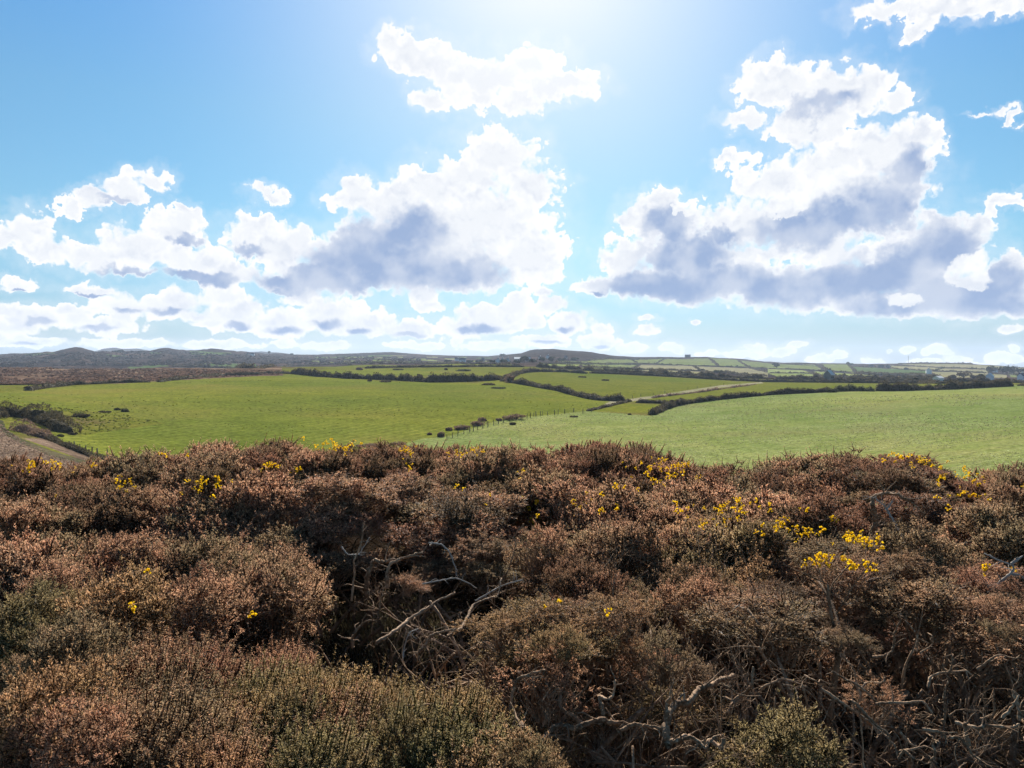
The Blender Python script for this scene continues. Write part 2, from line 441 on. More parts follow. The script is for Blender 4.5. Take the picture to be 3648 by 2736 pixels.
_rs = np.concatenate([np.geomspace(60, 3500, 2500)])
def land(ox, oy, rmin=60):
    """first ground point on the sight line through a photo pixel"""
    d = ray(ox, oy); h = math.hypot(d[0], d[1])
    X = d[0] / h * _rs; Y = d[1] / h * _rs; Zr = d[2] / h * _rs
    g = ground_z(X, Y)
    k = np.nonzero((Zr <= g) & (_rs >= rmin))[0]
    k = k[0] if len(k) else int(np.argmin(Zr - g + np.where(_rs < max(rmin, 700), 1e6, 0)))
    return np.array([X[k], Y[k], g[k]])

# ------------------------------------------------------------------ land cover
def ground_mat(name, c1, c2, c3=None, s=0.25, s2=0.03, bumpd=0.12, fine=1.8, stripes=0.0, rough=0.9, speck=None, trans=0.0):
    m, t, out = new_mat(name)
    geo = t.n('ShaderNodeNewGeometry'); p = geo.outputs['Position']
    a = t.noise(p, s, 5, 0.6); b = t.noise(p, s2, 4, 0.6)
    f = t.noise(p, fine, 4, 0.7)
    col = t.mix(t.ss(a, 0.35, 0.65), c1, c2)
    if c3 is not None: col = t.mix(t.ss(b, 0.48, 0.68), col, c3)
    if stripes:      # faint mowing lines and worn wheel tracks
        mp = t.n('ShaderNodeMapping'); t.link(p, mp.inputs['Vector']); mp.inputs['Rotation'].default_value = (0, 0, stripes[1])
        wv = t.n('ShaderNodeTexWave', wave_type='BANDS'); t.link(mp.outputs[0], wv.inputs['Vector'])
        wv.inputs['Scale'].default_value = stripes[2]; wv.inputs['Distortion'].default_value = 3.0; wv.inputs['Detail'].default_value = 2.0; wv.inputs['Detail Scale'].default_value = 0.15
        col = t.mix(t.math('MULTIPLY', t.ss(wv.outputs['Fac'], 0.72, 1.0), t.ss(t.noise(p, 0.022, 3, 0.6), 0.40, 0.62, 0.0, stripes[0])), col, t.mix(1.0, col, (1.55, 1.40, 1.8), 'MULTIPLY'))
        col = t.mix(t.ss(t.noise(p, 0.009, 3, 0.55), 0.38, 0.62), t.mix(1.0, col, (.84, .90, .92), 'MULTIPLY'), t.mix(1.0, col, (1.12, 1.06, 1.05), 'MULTIPLY'))
    col = t.mix(t.ss(f, 0.30, 0.72), t.mix(1.0, col, (0.55, 0.55, 0.55), 'MULTIPLY'), t.mix(1.0, col, (1.28, 1.26, 1.2), 'MULTIPLY'))
    if speck is not None:
        q = t.noise(p, 3.6, 2, 0.6); patch = t.noise(p, 0.05, 3, 0.6)
        col = t.mix(t.math('MULTIPLY', t.ss(q, 0.60, 0.70), t.ss(patch, 0.42, 0.62)), col, speck)
    h = t.math('ADD', t.math('MULTIPLY', a, 2.0), f)
    nb = bump(t, h, bumpd)
    sh = leafy(t, col, 1.0, 0.0, trans, nb) if trans else principled(t, col, 1.0, 0.0, nb)
    t.link(sh, out.inputs[0]); return m

LUSH = ground_mat('lush_grass', (.112, .130, .020), (.140, .155, .025), (.160, .150, .032), 0.11, 0.012, 0.10, 0.9, stripes=(.55, .35, .10))
PALE = ground_mat('tufted_grass', (.148, .182, .050), (.198, .220, .072), (.184, .186, .064), 0.16, 0.02, 0.14, 1.3, speck=(.40, .43, .24), stripes=(.30, 1.1, .09))
ROUGHG = ground_mat('rough_grass', (0.0966, 0.1092, 0.0168), (0.1428, 0.1386, 0.0269), (0.1092, 0.0882, 0.0336), 0.2, 0.04, 0.2, 1.0)
YELLOWG = ground_mat('yellow_grass', (0.1134, 0.1302, 0.0168), (0.1554, 0.1554, 0.0218), (0.1260, 0.1092, 0.0336), 0.22, 0.05, 0.15, 1.0)
OLIVE = ground_mat('olive_grass', (0.1050, 0.1176, 0.0185), (0.1344, 0.1386, 0.0235), (0.0966, 0.1218, 0.0185), 0.08, 0.01, 0.1, 0.8)
BUFF = ground_mat('buff_stubble', (0.2016, 0.1848, 0.0966), (0.2394, 0.2142, 0.1260), (0.1764, 0.1764, 0.0840), 0.02, 0.006, 0.2, 0.12)
PGREEN = ground_mat('pale_pasture', (0.1302, 0.1554, 0.0462), (0.1596, 0.1764, 0.0588), (0.1260, 0.1596, 0.0420), 0.02, 0.006, 0.2, 0.12)
BRIGHT = ground_mat('bright_pasture', (0.1764, 0.2100, 0.0630), (0.2100, 0.2268, 0.0840), (0.1764, 0.2184, 0.0588), 0.02, 0.006, 0.2, 0.12)
DGREEN = ground_mat('dark_pasture', (0.0714, 0.1050, 0.0378), (0.0840, 0.1176, 0.0420), (0.0756, 0.1092, 0.0336), 0.02, 0.006, 0.2, 0.12)
HEATH = ground_mat('heather', (0.0806, 0.0538, 0.0376), (0.1546, 0.1008, 0.0699), (0.2688, 0.1882, 0.1277), 0.06, 0.018, 0.9, 0.35)
BRACKEN = ground_mat('dead_bracken', (0.1571, 0.1063, 0.0758), (0.2310, 0.1663, 0.1201), (0.1109, 0.0785, 0.0554), 0.25, 0.05, 0.4, 1.1)
SCRUB = ground_mat('hill_scrub', (.026, .021, .020), (.052, .038, .034), (.092, .062, .050), 0.012, 0.005, 6.0, 0.05)
MOOR = ground_mat('moor', (0.0252, 0.0160, 0.0118), (0.0462, 0.0302, 0.0218), (0.0294, 0.0252, 0.0168), 0.02, 0.006, 3.0, 0.08)
PEAT = ground_mat('peaty_soil', (0.0151, 0.0101, 0.0067), (0.0252, 0.0176, 0.0126), (0.0109, 0.0084, 0.0059), 1.5, 0.3, 0.05, 14.0)
TRACK = ground_mat('dry_track', (0.2142, 0.1928, 0.1142), (0.2570, 0.2285, 0.1499), (0.1714, 0.1785, 0.0785), 0.4, 0.06, 0.1, 1.5)
PATHG = ground_mat('worn_path', (0.0462, 0.0504, 0.0252), (0.0714, 0.0672, 0.0378), (0.1008, 0.0840, 0.0504), 0.4, 0.06, 0.1, 1.5)

FIELDS = []   # (name, label-free structure, material, polygon in photo pixels, rmin, rmax)
def field(name, mat, poly, r0=60, r1=900): FIELDS.append((name, mat, poly, r0, r1))

field('field', LUSH, [(-200,1410),(0,1400),(60,1392),(330,1373),(600,1356),(900,1341),(1040,1336),(1200,1346),(1450,1362),(1700,1364),(1770,1352),(1800,1362),(1960,1385),(2235,1425),(2088,1466),(1970,1477),(1862,1486),(1758,1503),(1681,1526),(1608,1553),(1500,1563),(1380,1600),(1360,1800),(560,1800),(440,1670),(330,1632),(240,1592),(185,1560),(250,1548),(240,1515),(160,1470),(60,1440),(0,1426),(-200,1430)])
field('rough_field', ROUGHG, [(60,1432),(180,1450),(300,1462),(450,1480),(590,1508),(300,1550),(250,1550),(240,1515),(160,1475)])
field('lower_field', PALE, [(1380,1600),(1500,1563),(1608,1553),(1681,1526),(1758,1503),(1862,1486),(1970,1477),(2104,1463),(2319,1482),(2370,1452),(2440,1432),(2566,1418),(2813,1398),(2978,1389),(3118,1389),(3308,1383),(3440,1378),(3605,1372),(4500,1372),(4500,1900),(1360,1900)])
field('corner_field', YELLOWG, [Z2(*p) for p in ((530,345),(680,350),(600,402),(340,382),(470,345))])
field('upper_field', OLIVE, [Z2(*p) for p in ((-10,235),(60,213),(300,215),(700,236),(1040,257),(900,272),(640,312),(500,330),(430,318),(200,275),(0,250))])
field('strip_field', OLIVE, [Z2(*p) for p in ((1080,262),(1960,266),(1900,275),(1570,290),(1200,303),(900,326),(720,345),(540,340),(660,320),(900,283))])
field('track', TRACK, [Z2(*p) for p in ((425,338),(520,328),(640,310),(760,291),(900,270),(1080,256),(1085,261),(900,280),(765,301),(645,321),(530,338),(440,348))])
field('track', TRACK, [Z2(*p) for p in ((425,338),(520,334),(470,345),(350,378),(330,380),(400,352))])
field('middle_field', LUSH, [Z5(*p) for p in ((300,262),(560,235),(860,238),(930,226),(2212,232),(2200,262),(2100,288),(1500,280),(900,290),(500,268))])
field('far_field', OLIVE, [Z5(*p) for p in ((560,205),(900,183),(2212,185),(2212,206),(930,212),(870,226),(560,222))])
field('grass_bank', ROUGHG, [Z5(*p) for p in ((0,235),(300,200),(560,190),(600,225),(520,255),(430,256),(300,262),(0,262))])
field('heath', HEATH, [(-700,1300),(1000,1300),(1010,1338),(900,1341),(600,1356),(330,1373),(60,1392),(-700,1410)], 380, 960)
field('bracken_field', BRACKEN, [(-700,1480),(0,1500),(20,1530),(80,1570),(180,1620),(300,1648),(400,1665),(440,1900),(-700,1900)], 60, 260)
field('bracken_verge', BRACKEN, [(80,1562),(180,1560),(250,1590),(330,1630),(300,1642),(190,1600)], 60, 260)
field('path', PATHG, [(-12,1490),(12,1500),(22,1530),(75,1562),(185,1606),(300,1640),(420,1655),(430,1668),(300,1655),(180,1625),(75,1580),(10,1545)], 60, 260)
for mat, zf, pts in (
    (PGREEN, Z6, ((640,165),(780,145),(1030,150),(1080,178),(700,182))), (PGREEN, Z6, ((1050,150),(1310,143),(1230,186),(1090,180))),
    (PGREEN, Z6, ((1320,145),(1690,138),(1770,202),(1240,190))), (PGREEN, Z6, ((1710,135),(1940,150),(2040,214),(1790,206))),
    (PGREEN, Z6, ((1970,158),(2212,178),(2212,222),(2060,214))), (BUFF, Z6, ((1110,192),(1560,203),(1620,242),(1070,230))),
    (BUFF, Z6, ((1590,207),(2040,222),(2212,262),(2212,300),(1760,255),(1650,242))), (PGREEN, Z6, ((600,188),(1090,192),(1040,232),(620,214))),
    (BRIGHT, Z6, ((230,178),(590,190),(560,210),(260,197))), (BUFF, Z6, ((1070,235),(1720,255),(1700,292),(1300,265))),
    (PGREEN, Z6, ((600,218),(1050,238),(1280,272),(900,252))), (PGREEN, Z6, ((420,160),(640,165),(690,182),(400,172))),
    (PGREEN, Z7, ((0,183),(400,192),(480,240),(0,224))), (PGREEN, Z7, ((440,190),(690,190),(745,264),(560,247))),
    (DGREEN, Z7, ((720,207),(1370,243),(1400,280),(960,265),(760,250))), (BUFF, Z7, ((1060,198),(1500,218),(1450,245),(1070,228))),
    (BUFF, Z7, ((1120,186),(1600,186),(1950,200),(2212,222),(2212,270),(1980,232),(1520,216))), (BUFF, Z7, ((1400,250),(1880,264),(2060,282),(2060,308),(1500,300))),
    (BRIGHT, Z7, ((580,262),(950,286),(960,304),(600,300))), (BRIGHT, Z7, ((0,230),(300,240),(380,265),(0,262))), (BRIGHT, Z7, ((0,268),(370,268),(460,310),(100,300))),
    (BRIGHT, Z7, ((390,250),(510,255),(545,285),(480,290))), (PGREEN, Z7, ((2090,280),(2300,283),(2300,302),(2100,300))), (BUFF, Z7, ((1000,292),(1380,280),(1500,302),(1480,310),(980,308))),
    (BUFF, Z7, ((1500,224),(1930,236),(1890,262),(1400,246))), (PGREEN, Z7, ((-60,335),(500,325),(1480,318),(1480,322),(560,338),(0,342))),
    (DGREEN, Z4, ((905,105),(1100,115),(1110,127),(910,119))), (DGREEN, Z4, ((1100,215),(1440,190),(1460,207),(1120,226))),
    (DGREEN, Z4, ((1640,75),(2000,90),(1990,108),(1650,103))), (DGREEN, Z4, ((1740,180),(2212,188),(2212,222),(2000,218),(1700,203))), (DGREEN, Z4, ((1290,88),(1400,82),(1400,97),(1290,99))),
    (DGREEN, Z4, ((200,105),(470,88),(480,98),(220,118)))):
    field('hill_field', mat, [zf(*p) for p in pts], 640, 3200)
_rg = random.Random(5)
for k in range(46):
    x = _rg.uniform(480, 1950); y = _rg.uniform(100, 168)
    top = np.interp(x, [500, 1180, 1500, 1950], [112, 93, 116, 126])
    if y < top + 4: continue
    w = _rg.uniform(50, 210); h = _rg.uniform(4, 9)
    field('hill_field', _rg.choice([PGREEN, PGREEN, DGREEN, BUFF, BRIGHT]), [Z5(x, y), Z5(x + w, y + _rg.uniform(-3, 4)), Z5(x + w * 0.95, y + h), Z5(x - 8, y + h)], 850, 3200)

na, nr = len(AZ_ALL), len(RR)
ca = (AZ_ALL[:-1] + AZ_ALL[1:]) / 2; cr_ = (RR[:-1] + RR[1:]) / 2
CPX = np.sin(ca)[:, None] * cr_[None]; CPY = np.cos(ca)[:, None] * cr_[None]
CPZ = (ZG[:-1, :-1] + ZG[1:, :-1] + ZG[:-1, 1:] + ZG[1:, 1:]) / 4
FOX, FOY = project(np.stack([CPX, CPY, CPZ], -1))
RC = np.broadcast_to(cr_[None], FOX.shape)
cover = np.full(FOX.shape, -1, int)                 # -1 rough ground, -2 hills
cover[RC > 700] = -2
cover[(RC > 1500) & (FOX > 1800) & (FOX < 2230) & (FOY < 1272 + (FOX - 1900) * 0.02)] = -3
cover[(RC < 60)] = -4
for k, (nm, mat, poly, r0, r1) in enumerate(FIELDS):
    cover[inpoly(FOX, FOY, poly) & (RC >= r0) & (RC <= r1)] = k

def cover_obj(name, sel, mat):
    ii, jj = np.nonzero(sel)
    if not len(ii): return None
    q = np.stack([ii * nr + jj, ii * nr + jj + 1, (ii + 1) * nr + jj + 1, (ii + 1) * nr + jj], -1)
    u, inv = np.unique(q.ravel(), return_inverse=True)
    Vt = np.stack([PX, PY, ZG], -1).reshape(-1, 3)[u]
    o = link(name, mesh_np(name, Vt, inv.reshape(-1, 4), [mat], None, True))
    o['kind'] = 'structure'
    return o

def flip_check(): pass
cover_obj('ground', cover == -4, PEAT)
cover_obj('slope', cover == -1, ROUGHG)
cover_obj('hills', cover == -2, SCRUB)
cover_obj('hill', cover == -3, MOOR)
done = set()
for k, (nm, mat, poly, r0, r1) in enumerate(FIELDS):
    if k in done: continue
    same = [j for j, f in enumerate(FIELDS) if f[0] == nm and f[1] is mat and nm in ('hill_field', 'track')] or [k]
    done.update(same)
    cover_obj(nm, np.isin(cover, same), mat)

# two pale far mountains on the sky line
def far_hill(pts, r, depth):
    top = [ray(*p) for p in pts]; P = []
    for d in top:
        h = math.hypot(d[0], d[1]); P.append((d[0] / h, d[1] / h, d[2] / h))
    v = []; nn = len(P)
    for fr, hz in ((0.86, None), (0.93, 0.55), (1.0, 1.0), (1.1, 0.5), (1.2, None)):
        for (a, b, c) in P:
            z = c * r
            z0 = -50.0
            v.append((a * r * fr, b * r * fr, z0 if hz is None else z0 + (z - z0) * hz))
    v = np.array(v); v[:, 2] += 6 * fbm(v, 260.0, 4, 3) * (v[:, 2] > -50)
    f = [(i * nn + j, i * nn + j + 1, (i + 1) * nn + j + 1, (i + 1) * nn + j) for i in range(4) for j in range(nn - 1)]
    o = link('mountain', mesh_np('mountain', v, np.array(f), [MOOR], None, True)); o['kind'] = 'structure'
def dense(pts, n=60):
    pts = np.array(pts); x = np.linspace(pts[0, 0], pts[-1, 0], n); return list(zip(x, np.interp(x, pts[:, 0], pts[:, 1])))
far_hill(dense([Z4(*p) for p in ((760,95),(850,66),(895,50),(960,42),(1000,40),(1050,49),(1180,50),(1260,62),(1330,74),(1420,95))]), 5100, 0)
far_hill(dense([Z4(2060,100), Z4(2110,82), Z5(0,82), Z5(50,79), Z5(110,86), Z5(190,91), Z5(290,104), Z5(340,112)]), 4800, 0)

# ------------------------------------------------------------------ haze
def build_haze():
    b = MB(); b.box((0, 1900, (88.0 - 90.0) / 2), (13600, 9400, 88.0 + 90.0))
    m, t, out = new_mat('haze_air')
    pv = t.n('ShaderNodeVolumePrincipled')
    pv.inputs['Color'].default_value = (0.66, 0.80, 1.0, 1); pv.inputs['Density'].default_value = HAZE
    pv.inputs['Anisotropy'].default_value = 0.1
    t.link(pv.outputs[0], out.inputs['Volume'])
    o = link('haze', b.mesh('haze', [m])); o['kind'] = 'stuff'
    return o
HAZE = 0.00009
if HAZE: build_haze()
# ------------------------------------------------------------------ hedges, trees, houses, fences
def foliage_mat(name, c1, c2, trans=0.3, s=0.8):
    m, t, out = new_mat(name)
    geo = t.n('ShaderNodeNewGeometry'); oi = t.n('ShaderNodeObjectInfo')
    rnd = geo.outputs['Random Per Island']
    n = t.noise(geo.outputs['Position'], s, 3, 0.6)
    col = t.mix(t.ss(t.math('ADD', t.math('MULTIPLY', n, 0.7), t.math('MULTIPLY', rnd, 0.5)), 0.3, 0.85), c1, c2)
    t.link(leafy(t, col, 0.8, 0.05, trans), out.inputs[0]); return m

HEDGE = foliage_mat('hedge_leaves', (.045, .040, .022), (.115, .090, .050))
HEDGE_G = foliage_mat('green_hedge_leaves', (.045, .050, .024), (.105, .105, .048))
GORSEFAR = foliage_mat('gorse_far', (.105, .070, .048), (.30, .195, .130))
GORSEYEL = foliage_mat('gorse_bloom', (.42, .26, .02), (.62, .40, .03))
TREE_D = foliage_mat('dark_needles', (.014, .020, .012), (.035, .045, .022))
TREE_B = foliage_mat('bare_twigs', (.050, .040, .028), (.11, .085, .060))
BARKM, _t, _o = new_mat('bark_far'); _t.link(principled(_t, (.06, .05, .04)), _o.inputs[0])
WALLW, _t, _o = new_mat('white_render'); _g = _t.n('ShaderNodeNewGeometry'); _t.link(principled(_t, _t.mix(_t.noise(_g.outputs['Position'], .8), (.70, .69, .66), (.80, .79, .77))), _o.inputs[0])
WALLS, _t, _o = new_mat('grey_stone'); _g = _t.n('ShaderNodeNewGeometry'); _t.link(principled(_t, _t.mix(_t.noise(_g.outputs['Position'], 1.5), (.16, .15, .14), (.26, .25, .23))), _o.inputs[0])
SLATE, _t, _o = new_mat('slate_roof'); _g = _t.n('ShaderNodeNewGeometry'); _t.link(principled(_t, _t.mix(_t.noise(_g.outputs['Position'], 1.5), (.07, .075, .085), (.12, .12, .125)), 0.95, 0.05), _o.inputs[0])
SHEDR, _t, _o = new_mat('pale_sheet_roof'); _t.link(principled(_t, (.62, .61, .58), 0.9, 0.1), _o.inputs[0])
GLASSD, _t, _o = new_mat('window_glass'); _t.link(principled(_t, (.02, .025, .03), 0.1, 0.5), _o.inputs[0])
POSTM, _t, _o = new_mat('weathered_wood'); _g = _t.n('ShaderNodeNewGeometry'); _t.link(principled(_t, _t.mix(_t.noise(_g.outputs['Position'], 6), (.06, .05, .04), (.13, .11, .09))), _o.inputs[0])
WIREM, _t, _o = new_mat('fence_wire'); _t.link(principled(_t, (.10, .095, .09), 1.0, 0.0), _o.inputs[0])
ROCKM, _t, _o = new_mat('lichened_rock'); _g = _t.n('ShaderNodeNewGeometry'); _t.link(principled(_t, _t.mix(_t.noise(_g.outputs['Position'], 2.2, 5), (.10, .10, .09), (.26, .25, .21))), _o.inputs[0])

def cards(C, N, size, rg, flat=0.6):
    """leaf sprays: kinked quads of two triangles at centres C facing about N"""
    n = len(C)
    D = N * flat + rg.normal(0, 0.7, (n, 3)); D /= np.linalg.norm(D, axis=1)[:, None] + 1e-9
    A = np.cross(D, rg.normal(0, 1, (n, 3))); A /= np.linalg.norm(A, axis=1)[:, None] + 1e-9
    B = np.cross(D, A)
    s = (size * rg.uniform(0.55, 1.25, n))[:, None]
    p0 = C - A * s * 0.5; p1 = C + B * s * 0.35 + D * s * 0.12; p2 = C + A * s * 0.62; p3 = C - B * s * 0.35 + D * s * 0.12
    v = np.stack([p0, p1, p2, p3], 1).reshape(-1, 3)
    i = np.arange(n)[:, None] * 4
    return v, np.concatenate([i + np.array([[0, 1, 2]]), i + np.array([[0, 2, 3]])])

def resample(P, ds):
    P = np.asarray(P, float); d = np.concatenate([[0], np.cumsum(np.linalg.norm(np.diff(P, axis=0), axis=1))])
    n = max(2, int(d[-1] / ds) + 1); s = np.linspace(0, d[-1], n)
    return np.stack([np.interp(s, d, P[:, k]) for k in range(3)], -1), s

HN = [0]
def hedge(img, label, w=2.2, h=2.2, mat=None, lump=0.35, rmin=60, group=None, name='hedge', gaps=0.0, cat='hedge'):
    """an overgrown hedge bank along a line of photo pixels (its foot)"""
    HN[0] += 1; rg = np.random.default_rng(100 + HN[0]); mat = mat or HEDGE
    h = h * 0.58
    pts = []
    for a, b in zip(img[:-1], img[1:]):
        k = max(2, int(math.hypot(b[0] - a[0], b[1] - a[1]) / 12))
        for t in np.linspace(0, 1, k, endpoint=False): pts.append(land(a[0] + (b[0] - a[0]) * t, a[1] + (b[1] - a[1]) * t, rmin))
    pts.append(land(*img[-1], rmin)); pts = np.array(pts)
    dist = float(np.median(np.hypot(pts[:, 0], pts[:, 1])))
    if len(pts) > 6:      # even out the sight-line steps along grazing ground
        kk = np.array([1, 2, 3, 2, 1.]) / 9
        for a in (0, 1):
            q = np.concatenate([np.repeat(pts[:1, a], 2), pts[:, a], np.repeat(pts[-1:, a], 2)]); pts[:, a] = np.convolve(q, kk, 'valid')
    ds = max(0.7, dist / 774 * 1.3)
    P, s = resample(pts, ds)
    P[:, 2] = ground_z(P[:, 0], P[:, 1])
    T = np.gradient(P[:, :2], axis=0); T /= np.linalg.norm(T, axis=1)[:, None] + 1e-9
    S = np.stack([T[:, 1], -T[:, 0], 0 * T[:, 0]], -1)
    n = len(P); off = rg.uniform(0, 999)
    q = np.stack([s + off, 0 * s, 0 * s], -1)
    hh = h * (1 + lump * fbm(q, max(4.0, 3 * ds), HN[0], 3)); ww = w * (1 + 0.6 * lump * fbm(q, 5.0 + 2 * ds, HN[0] + 50, 2))
    if gaps: hh = hh * np.where(vnoise(q, 9.0, HN[0] + 7) > 1 - 2 * gaps, 0.25, 1.0)
    ends = np.minimum(1, np.minimum(np.arange(n), np.arange(n)[::-1]) / 1.5 * 0.5 + 0.35); hh = hh * ends
    prof = np.array([(-.5, -.12), (-.52, .3), (-.42, .75), (-.12, 1.0), (.12, 1.0), (.42, .75), (.52, .3), (.5, -.12)])
    K = len(prof)
    ring = P[:, None] + S[:, None] * (ww[:, None] * prof[None, :, 0])[..., None]
    ring[..., 2] += hh[:, None] * prof[None, :, 1]
    full = ring
    ring = P[:, None] + (full - P[:, None]) * (0.80 if dist > 220 else .62)
    ring += (rg.normal(0, 0.06 * h, ring.shape)) * np.array([1, 1, .8])
    i = np.arange(n - 1)[:, None] * K; j = np.arange(K - 1)[None]
    quads = np.stack([i + j, i + K + j, i + K + j + 1, i + j + 1], -1).reshape(-1, 4)
    caps = np.array([[0, 1, 2, 3], [0, 3, 4, 7], [4, 5, 6, 7]]); caps = np.concatenate([caps[:, ::-1], caps + (n - 1) * K])
    v = ring.reshape(-1, 3); quads = np.concatenate([quads, caps])
    size = max(0.22, 1.15 * dist / 774)
    m = int(min(40000, s[-1] * (w + 2 * h) / (size * size) * 1.9))
    a = rg.integers(0, n - 1, m); b = rg.integers(0, K - 1, m); u = rg.uniform(0, 1, (m, 1)); u2 = rg.uniform(0, 1, (m, 1))
    C = (full[a, b] * (1 - u) + full[a + 1, b] * u) * (1 - u2) + (full[a, b + 1] * (1 - u) + full[a + 1, b + 1] * u) * u2
    C = P[a] + (C - P[a]) * (1 + 0.16 * vnoise(C, 0.9 + 1.2 * size, HN[0])[:, None] + (0.22 * vnoise(C, h * .45, HN[0] + 3)[:, None] if dist < 220 else 0))
    Nn = C - (P[a] + np.array([0, 0, h * 0.35])); Nn /= np.linalg.norm(Nn, axis=1)[:, None] + 1e-9
    C = C + Nn * (rg.uniform(-0.9, 0.5, (m, 1)) * size)
    cv, cf = cards(C, Nn, size, rg)
    base = P[n // 2].copy()
    me = mesh_np(name, np.concatenate([v, cv]) - base, [quads, cf + len(v)], [mat], None, False)
    o = link(name, me, None, base); tag(o, label, cat, group)
    return o

def blob_bush(name, img, wpx, hpx, label, cat, mat=HEDGE, rmin=60, n=500, group=None, flat=1.0, bloom=0, asym=0.25, trunk=False):
    """a bush or tree crown of leaf sprays: (foot pixel, width px, height px)"""
    HN[0] += 1; rg = np.random.default_rng(900 + HN[0])
    p = land(*img, rmin); d = math.hypot(p[0], p[1]); W = wpx * d / F; H = hpx * d / F
    root = empty(name, p, label, cat, group)
    size = max(0.16, 1.15 * d / 774) if W > 3 * d / 774 else max(0.16, 0.7 * d / 774)
    lobes = [(np.array([0, 0, H * (0.62 if trunk else 0.30)]), np.array([W * .45, W * .38, H * (.42 if trunk else .55)]))]
    for k in range(7):
        a = rg.uniform(0, 6.28); rr = rg.uniform(.15, .36)
        lobes.append((np.array([math.cos(a) * W * rr, math.sin(a) * W * rr, H * rg.uniform(.35 if trunk else .05, .78 if trunk else .5)]), np.array([W * .2, W * .2, H * .24]) * rg.uniform(.7, 1.15)))
    C = []; N = []
    per = max(24, n // len(lobes))
    for c, R in lobes:
        k = rg.normal(0, 1, (per, 3)); k /= np.linalg.norm(k, axis=1)[:, None]
        C.append(c + k * R * rg.uniform(0.65, 1.05, (per, 1))); N.append(k)
    C = np.concatenate(C); N = np.concatenate(N); C[:, 2] = np.maximum(C[:, 2], 0.03 * H)
    v, f = cards(C, N, size, rg, 0.4)
    link('crown' if trunk else 'foliage', mesh_np('crown', v, f, [mat]), root)
    b = MB()
    if not trunk: W = min(W, H)
    b.tube([(0, 0, -0.1 * H), (W * .02, 0, H * .3), (-W * .02, W * .02, H * .66)], [W * .05, W * .035, W * .015], 6)
    for k in range(5):
        a = k * 1.26 + rg.uniform(0, .6)
        b.tube([(0, 0, H * .2), (math.cos(a) * W * .18, math.sin(a) * W * .18, H * .5), (math.cos(a) * W * .3, math.sin(a) * W * .3, H * .72)], [W * .022, W * .015, W * .006], 4)
    link('trunk' if trunk else 'stem', b.mesh('trunk', [BARKM]), root)
    if bloom:
        k = rg.normal(0, 1, (bloom, 3)); k /= np.linalg.norm(k, axis=1)[:, None]; k[:, 2] = abs(k[:, 2])
        C = np.array([0, 0, H * .45]) + k * np.array([W * .46, W * .46, H * .55]) * rg.uniform(.8, 1.1, (bloom, 1))
        v, f = cards(C, k, size * .8, rg); link('blossom', mesh_np('blossom', v, f, [GORSEYEL]), root)
    return root

# --- hedges round the near fields
hedge([Z5(*p) for p in ((300,268),(450,285),(620,302),(800,312),(1000,318),(1250,330),(1480,345),(1700,343),(1950,333),(2140,322))], 'long dark bramble hedge closing the far side of the big left field', 3.0, 5.2, HEDGE, 0.40)
hedge([(560,1362),(660,1350),(780,1340),(900,1334),(990,1331),(1040,1331)], 'thin dark hedge between the big left field and the brown heath', 2.0, 2.4, HEDGE, 0.4)
hedge([(95,1393),(180,1380),(260,1371),(330,1369),(420,1364),(540,1362)], 'ragged low scrub line under the brown heath at the left', 2.2, 2.2, HEDGE, 0.6, gaps=0.15)
hedge([Z2(*p) for p in ((-10,258),(60,268),(130,282),(210,296),(290,318),(370,335),(440,338),(488,336))], 'thick dark hedge sloping down to the start of the pale track', 3.0, 3.4, HEDGE, 0.35)
hedge([Z2(*p) for p in ((-40,262),(-15,238),(20,222),(60,212),(130,212),(220,213),(330,220))], 'dark hedge curving round the top corner of the upper field', 3.0, 3.6, HEDGE, 0.4)
hedge([Z2(*p) for p in ((330,218),(450,222),(620,230),(800,240),(960,250),(1100,256),(1300,258),(1500,260),(1700,262),(1960,264))], 'long straight dark hedge along the top of the upper and strip fields', 2.6, 3.2, HEDGE, 0.25)
hedge([Z2(*p) for p in ((598,402),(630,385),(660,370),(700,362),(740,352),(820,342),(900,332),(1000,322),(1100,313),(1200,307),(1300,303),(1380,299))], 'dark hedge climbing from the small yellow field along the lower field', 2.2, 2.8, HEDGE, 0.4)
hedge([Z2(*p) for p in ((1385,299),(1420,297),(1480,296),(1570,297))], 'short bushy length of hedge before a gap above the lower field', 3.0, 4.0, HEDGE_G, 0.45)
hedge([Z2(*p) for p in ((1578,296),(1680,294),(1800,291),(1880,289),(1960,284),(2060,279),(2160,274))], 'tall bushy dark hedge rising to the right above the lower field', 3.6, 4.6, HEDGE, 0.45)
hedge([Z2(*p) for p in ((2185,272),(2300,274),(2400,275))], 'short dark hedge at the right edge above the lower field', 2.6, 2.6, HEDGE, 0.3)
hedge([Z2(*p) for p in ((528,345),(600,347),(682,350))], 'brown stub of hedge on top of the small yellow field', 2.0, 2.6, HEDGE, 0.3)
hedge([Z2(*p) for p in ((320,384),(380,370),(430,358),(475,347),(520,338))], 'low dark field bank running from the fence posts to the track', 1.4, 1.1, HEDGE, 0.5)
hedge([Z2(*p) for p in ((600,326),(660,318),(740,309),(820,300),(890,288),(960,280),(1060,265))], 'broken low gorse row beside the pale track', 1.2, 1.1, GORSEFAR, 0.7, gaps=0.25)
hedge([Z5(*p) for p in ((930,226),(1000,222),(1200,218),(1600,214),(1900,211),(2212,212),(2330,214))], 'dark hedge along the back of the middle field', 2.6, 3.2, HEDGE, 0.3)
hedge([Z5(*p) for p in ((0,226),(150,212),(350,202),(550,196),(700,190),(850,188))], 'dark scrub hedge along the top of the brown rough ground', 2.6, 3.0, HEDGE, 0.5)
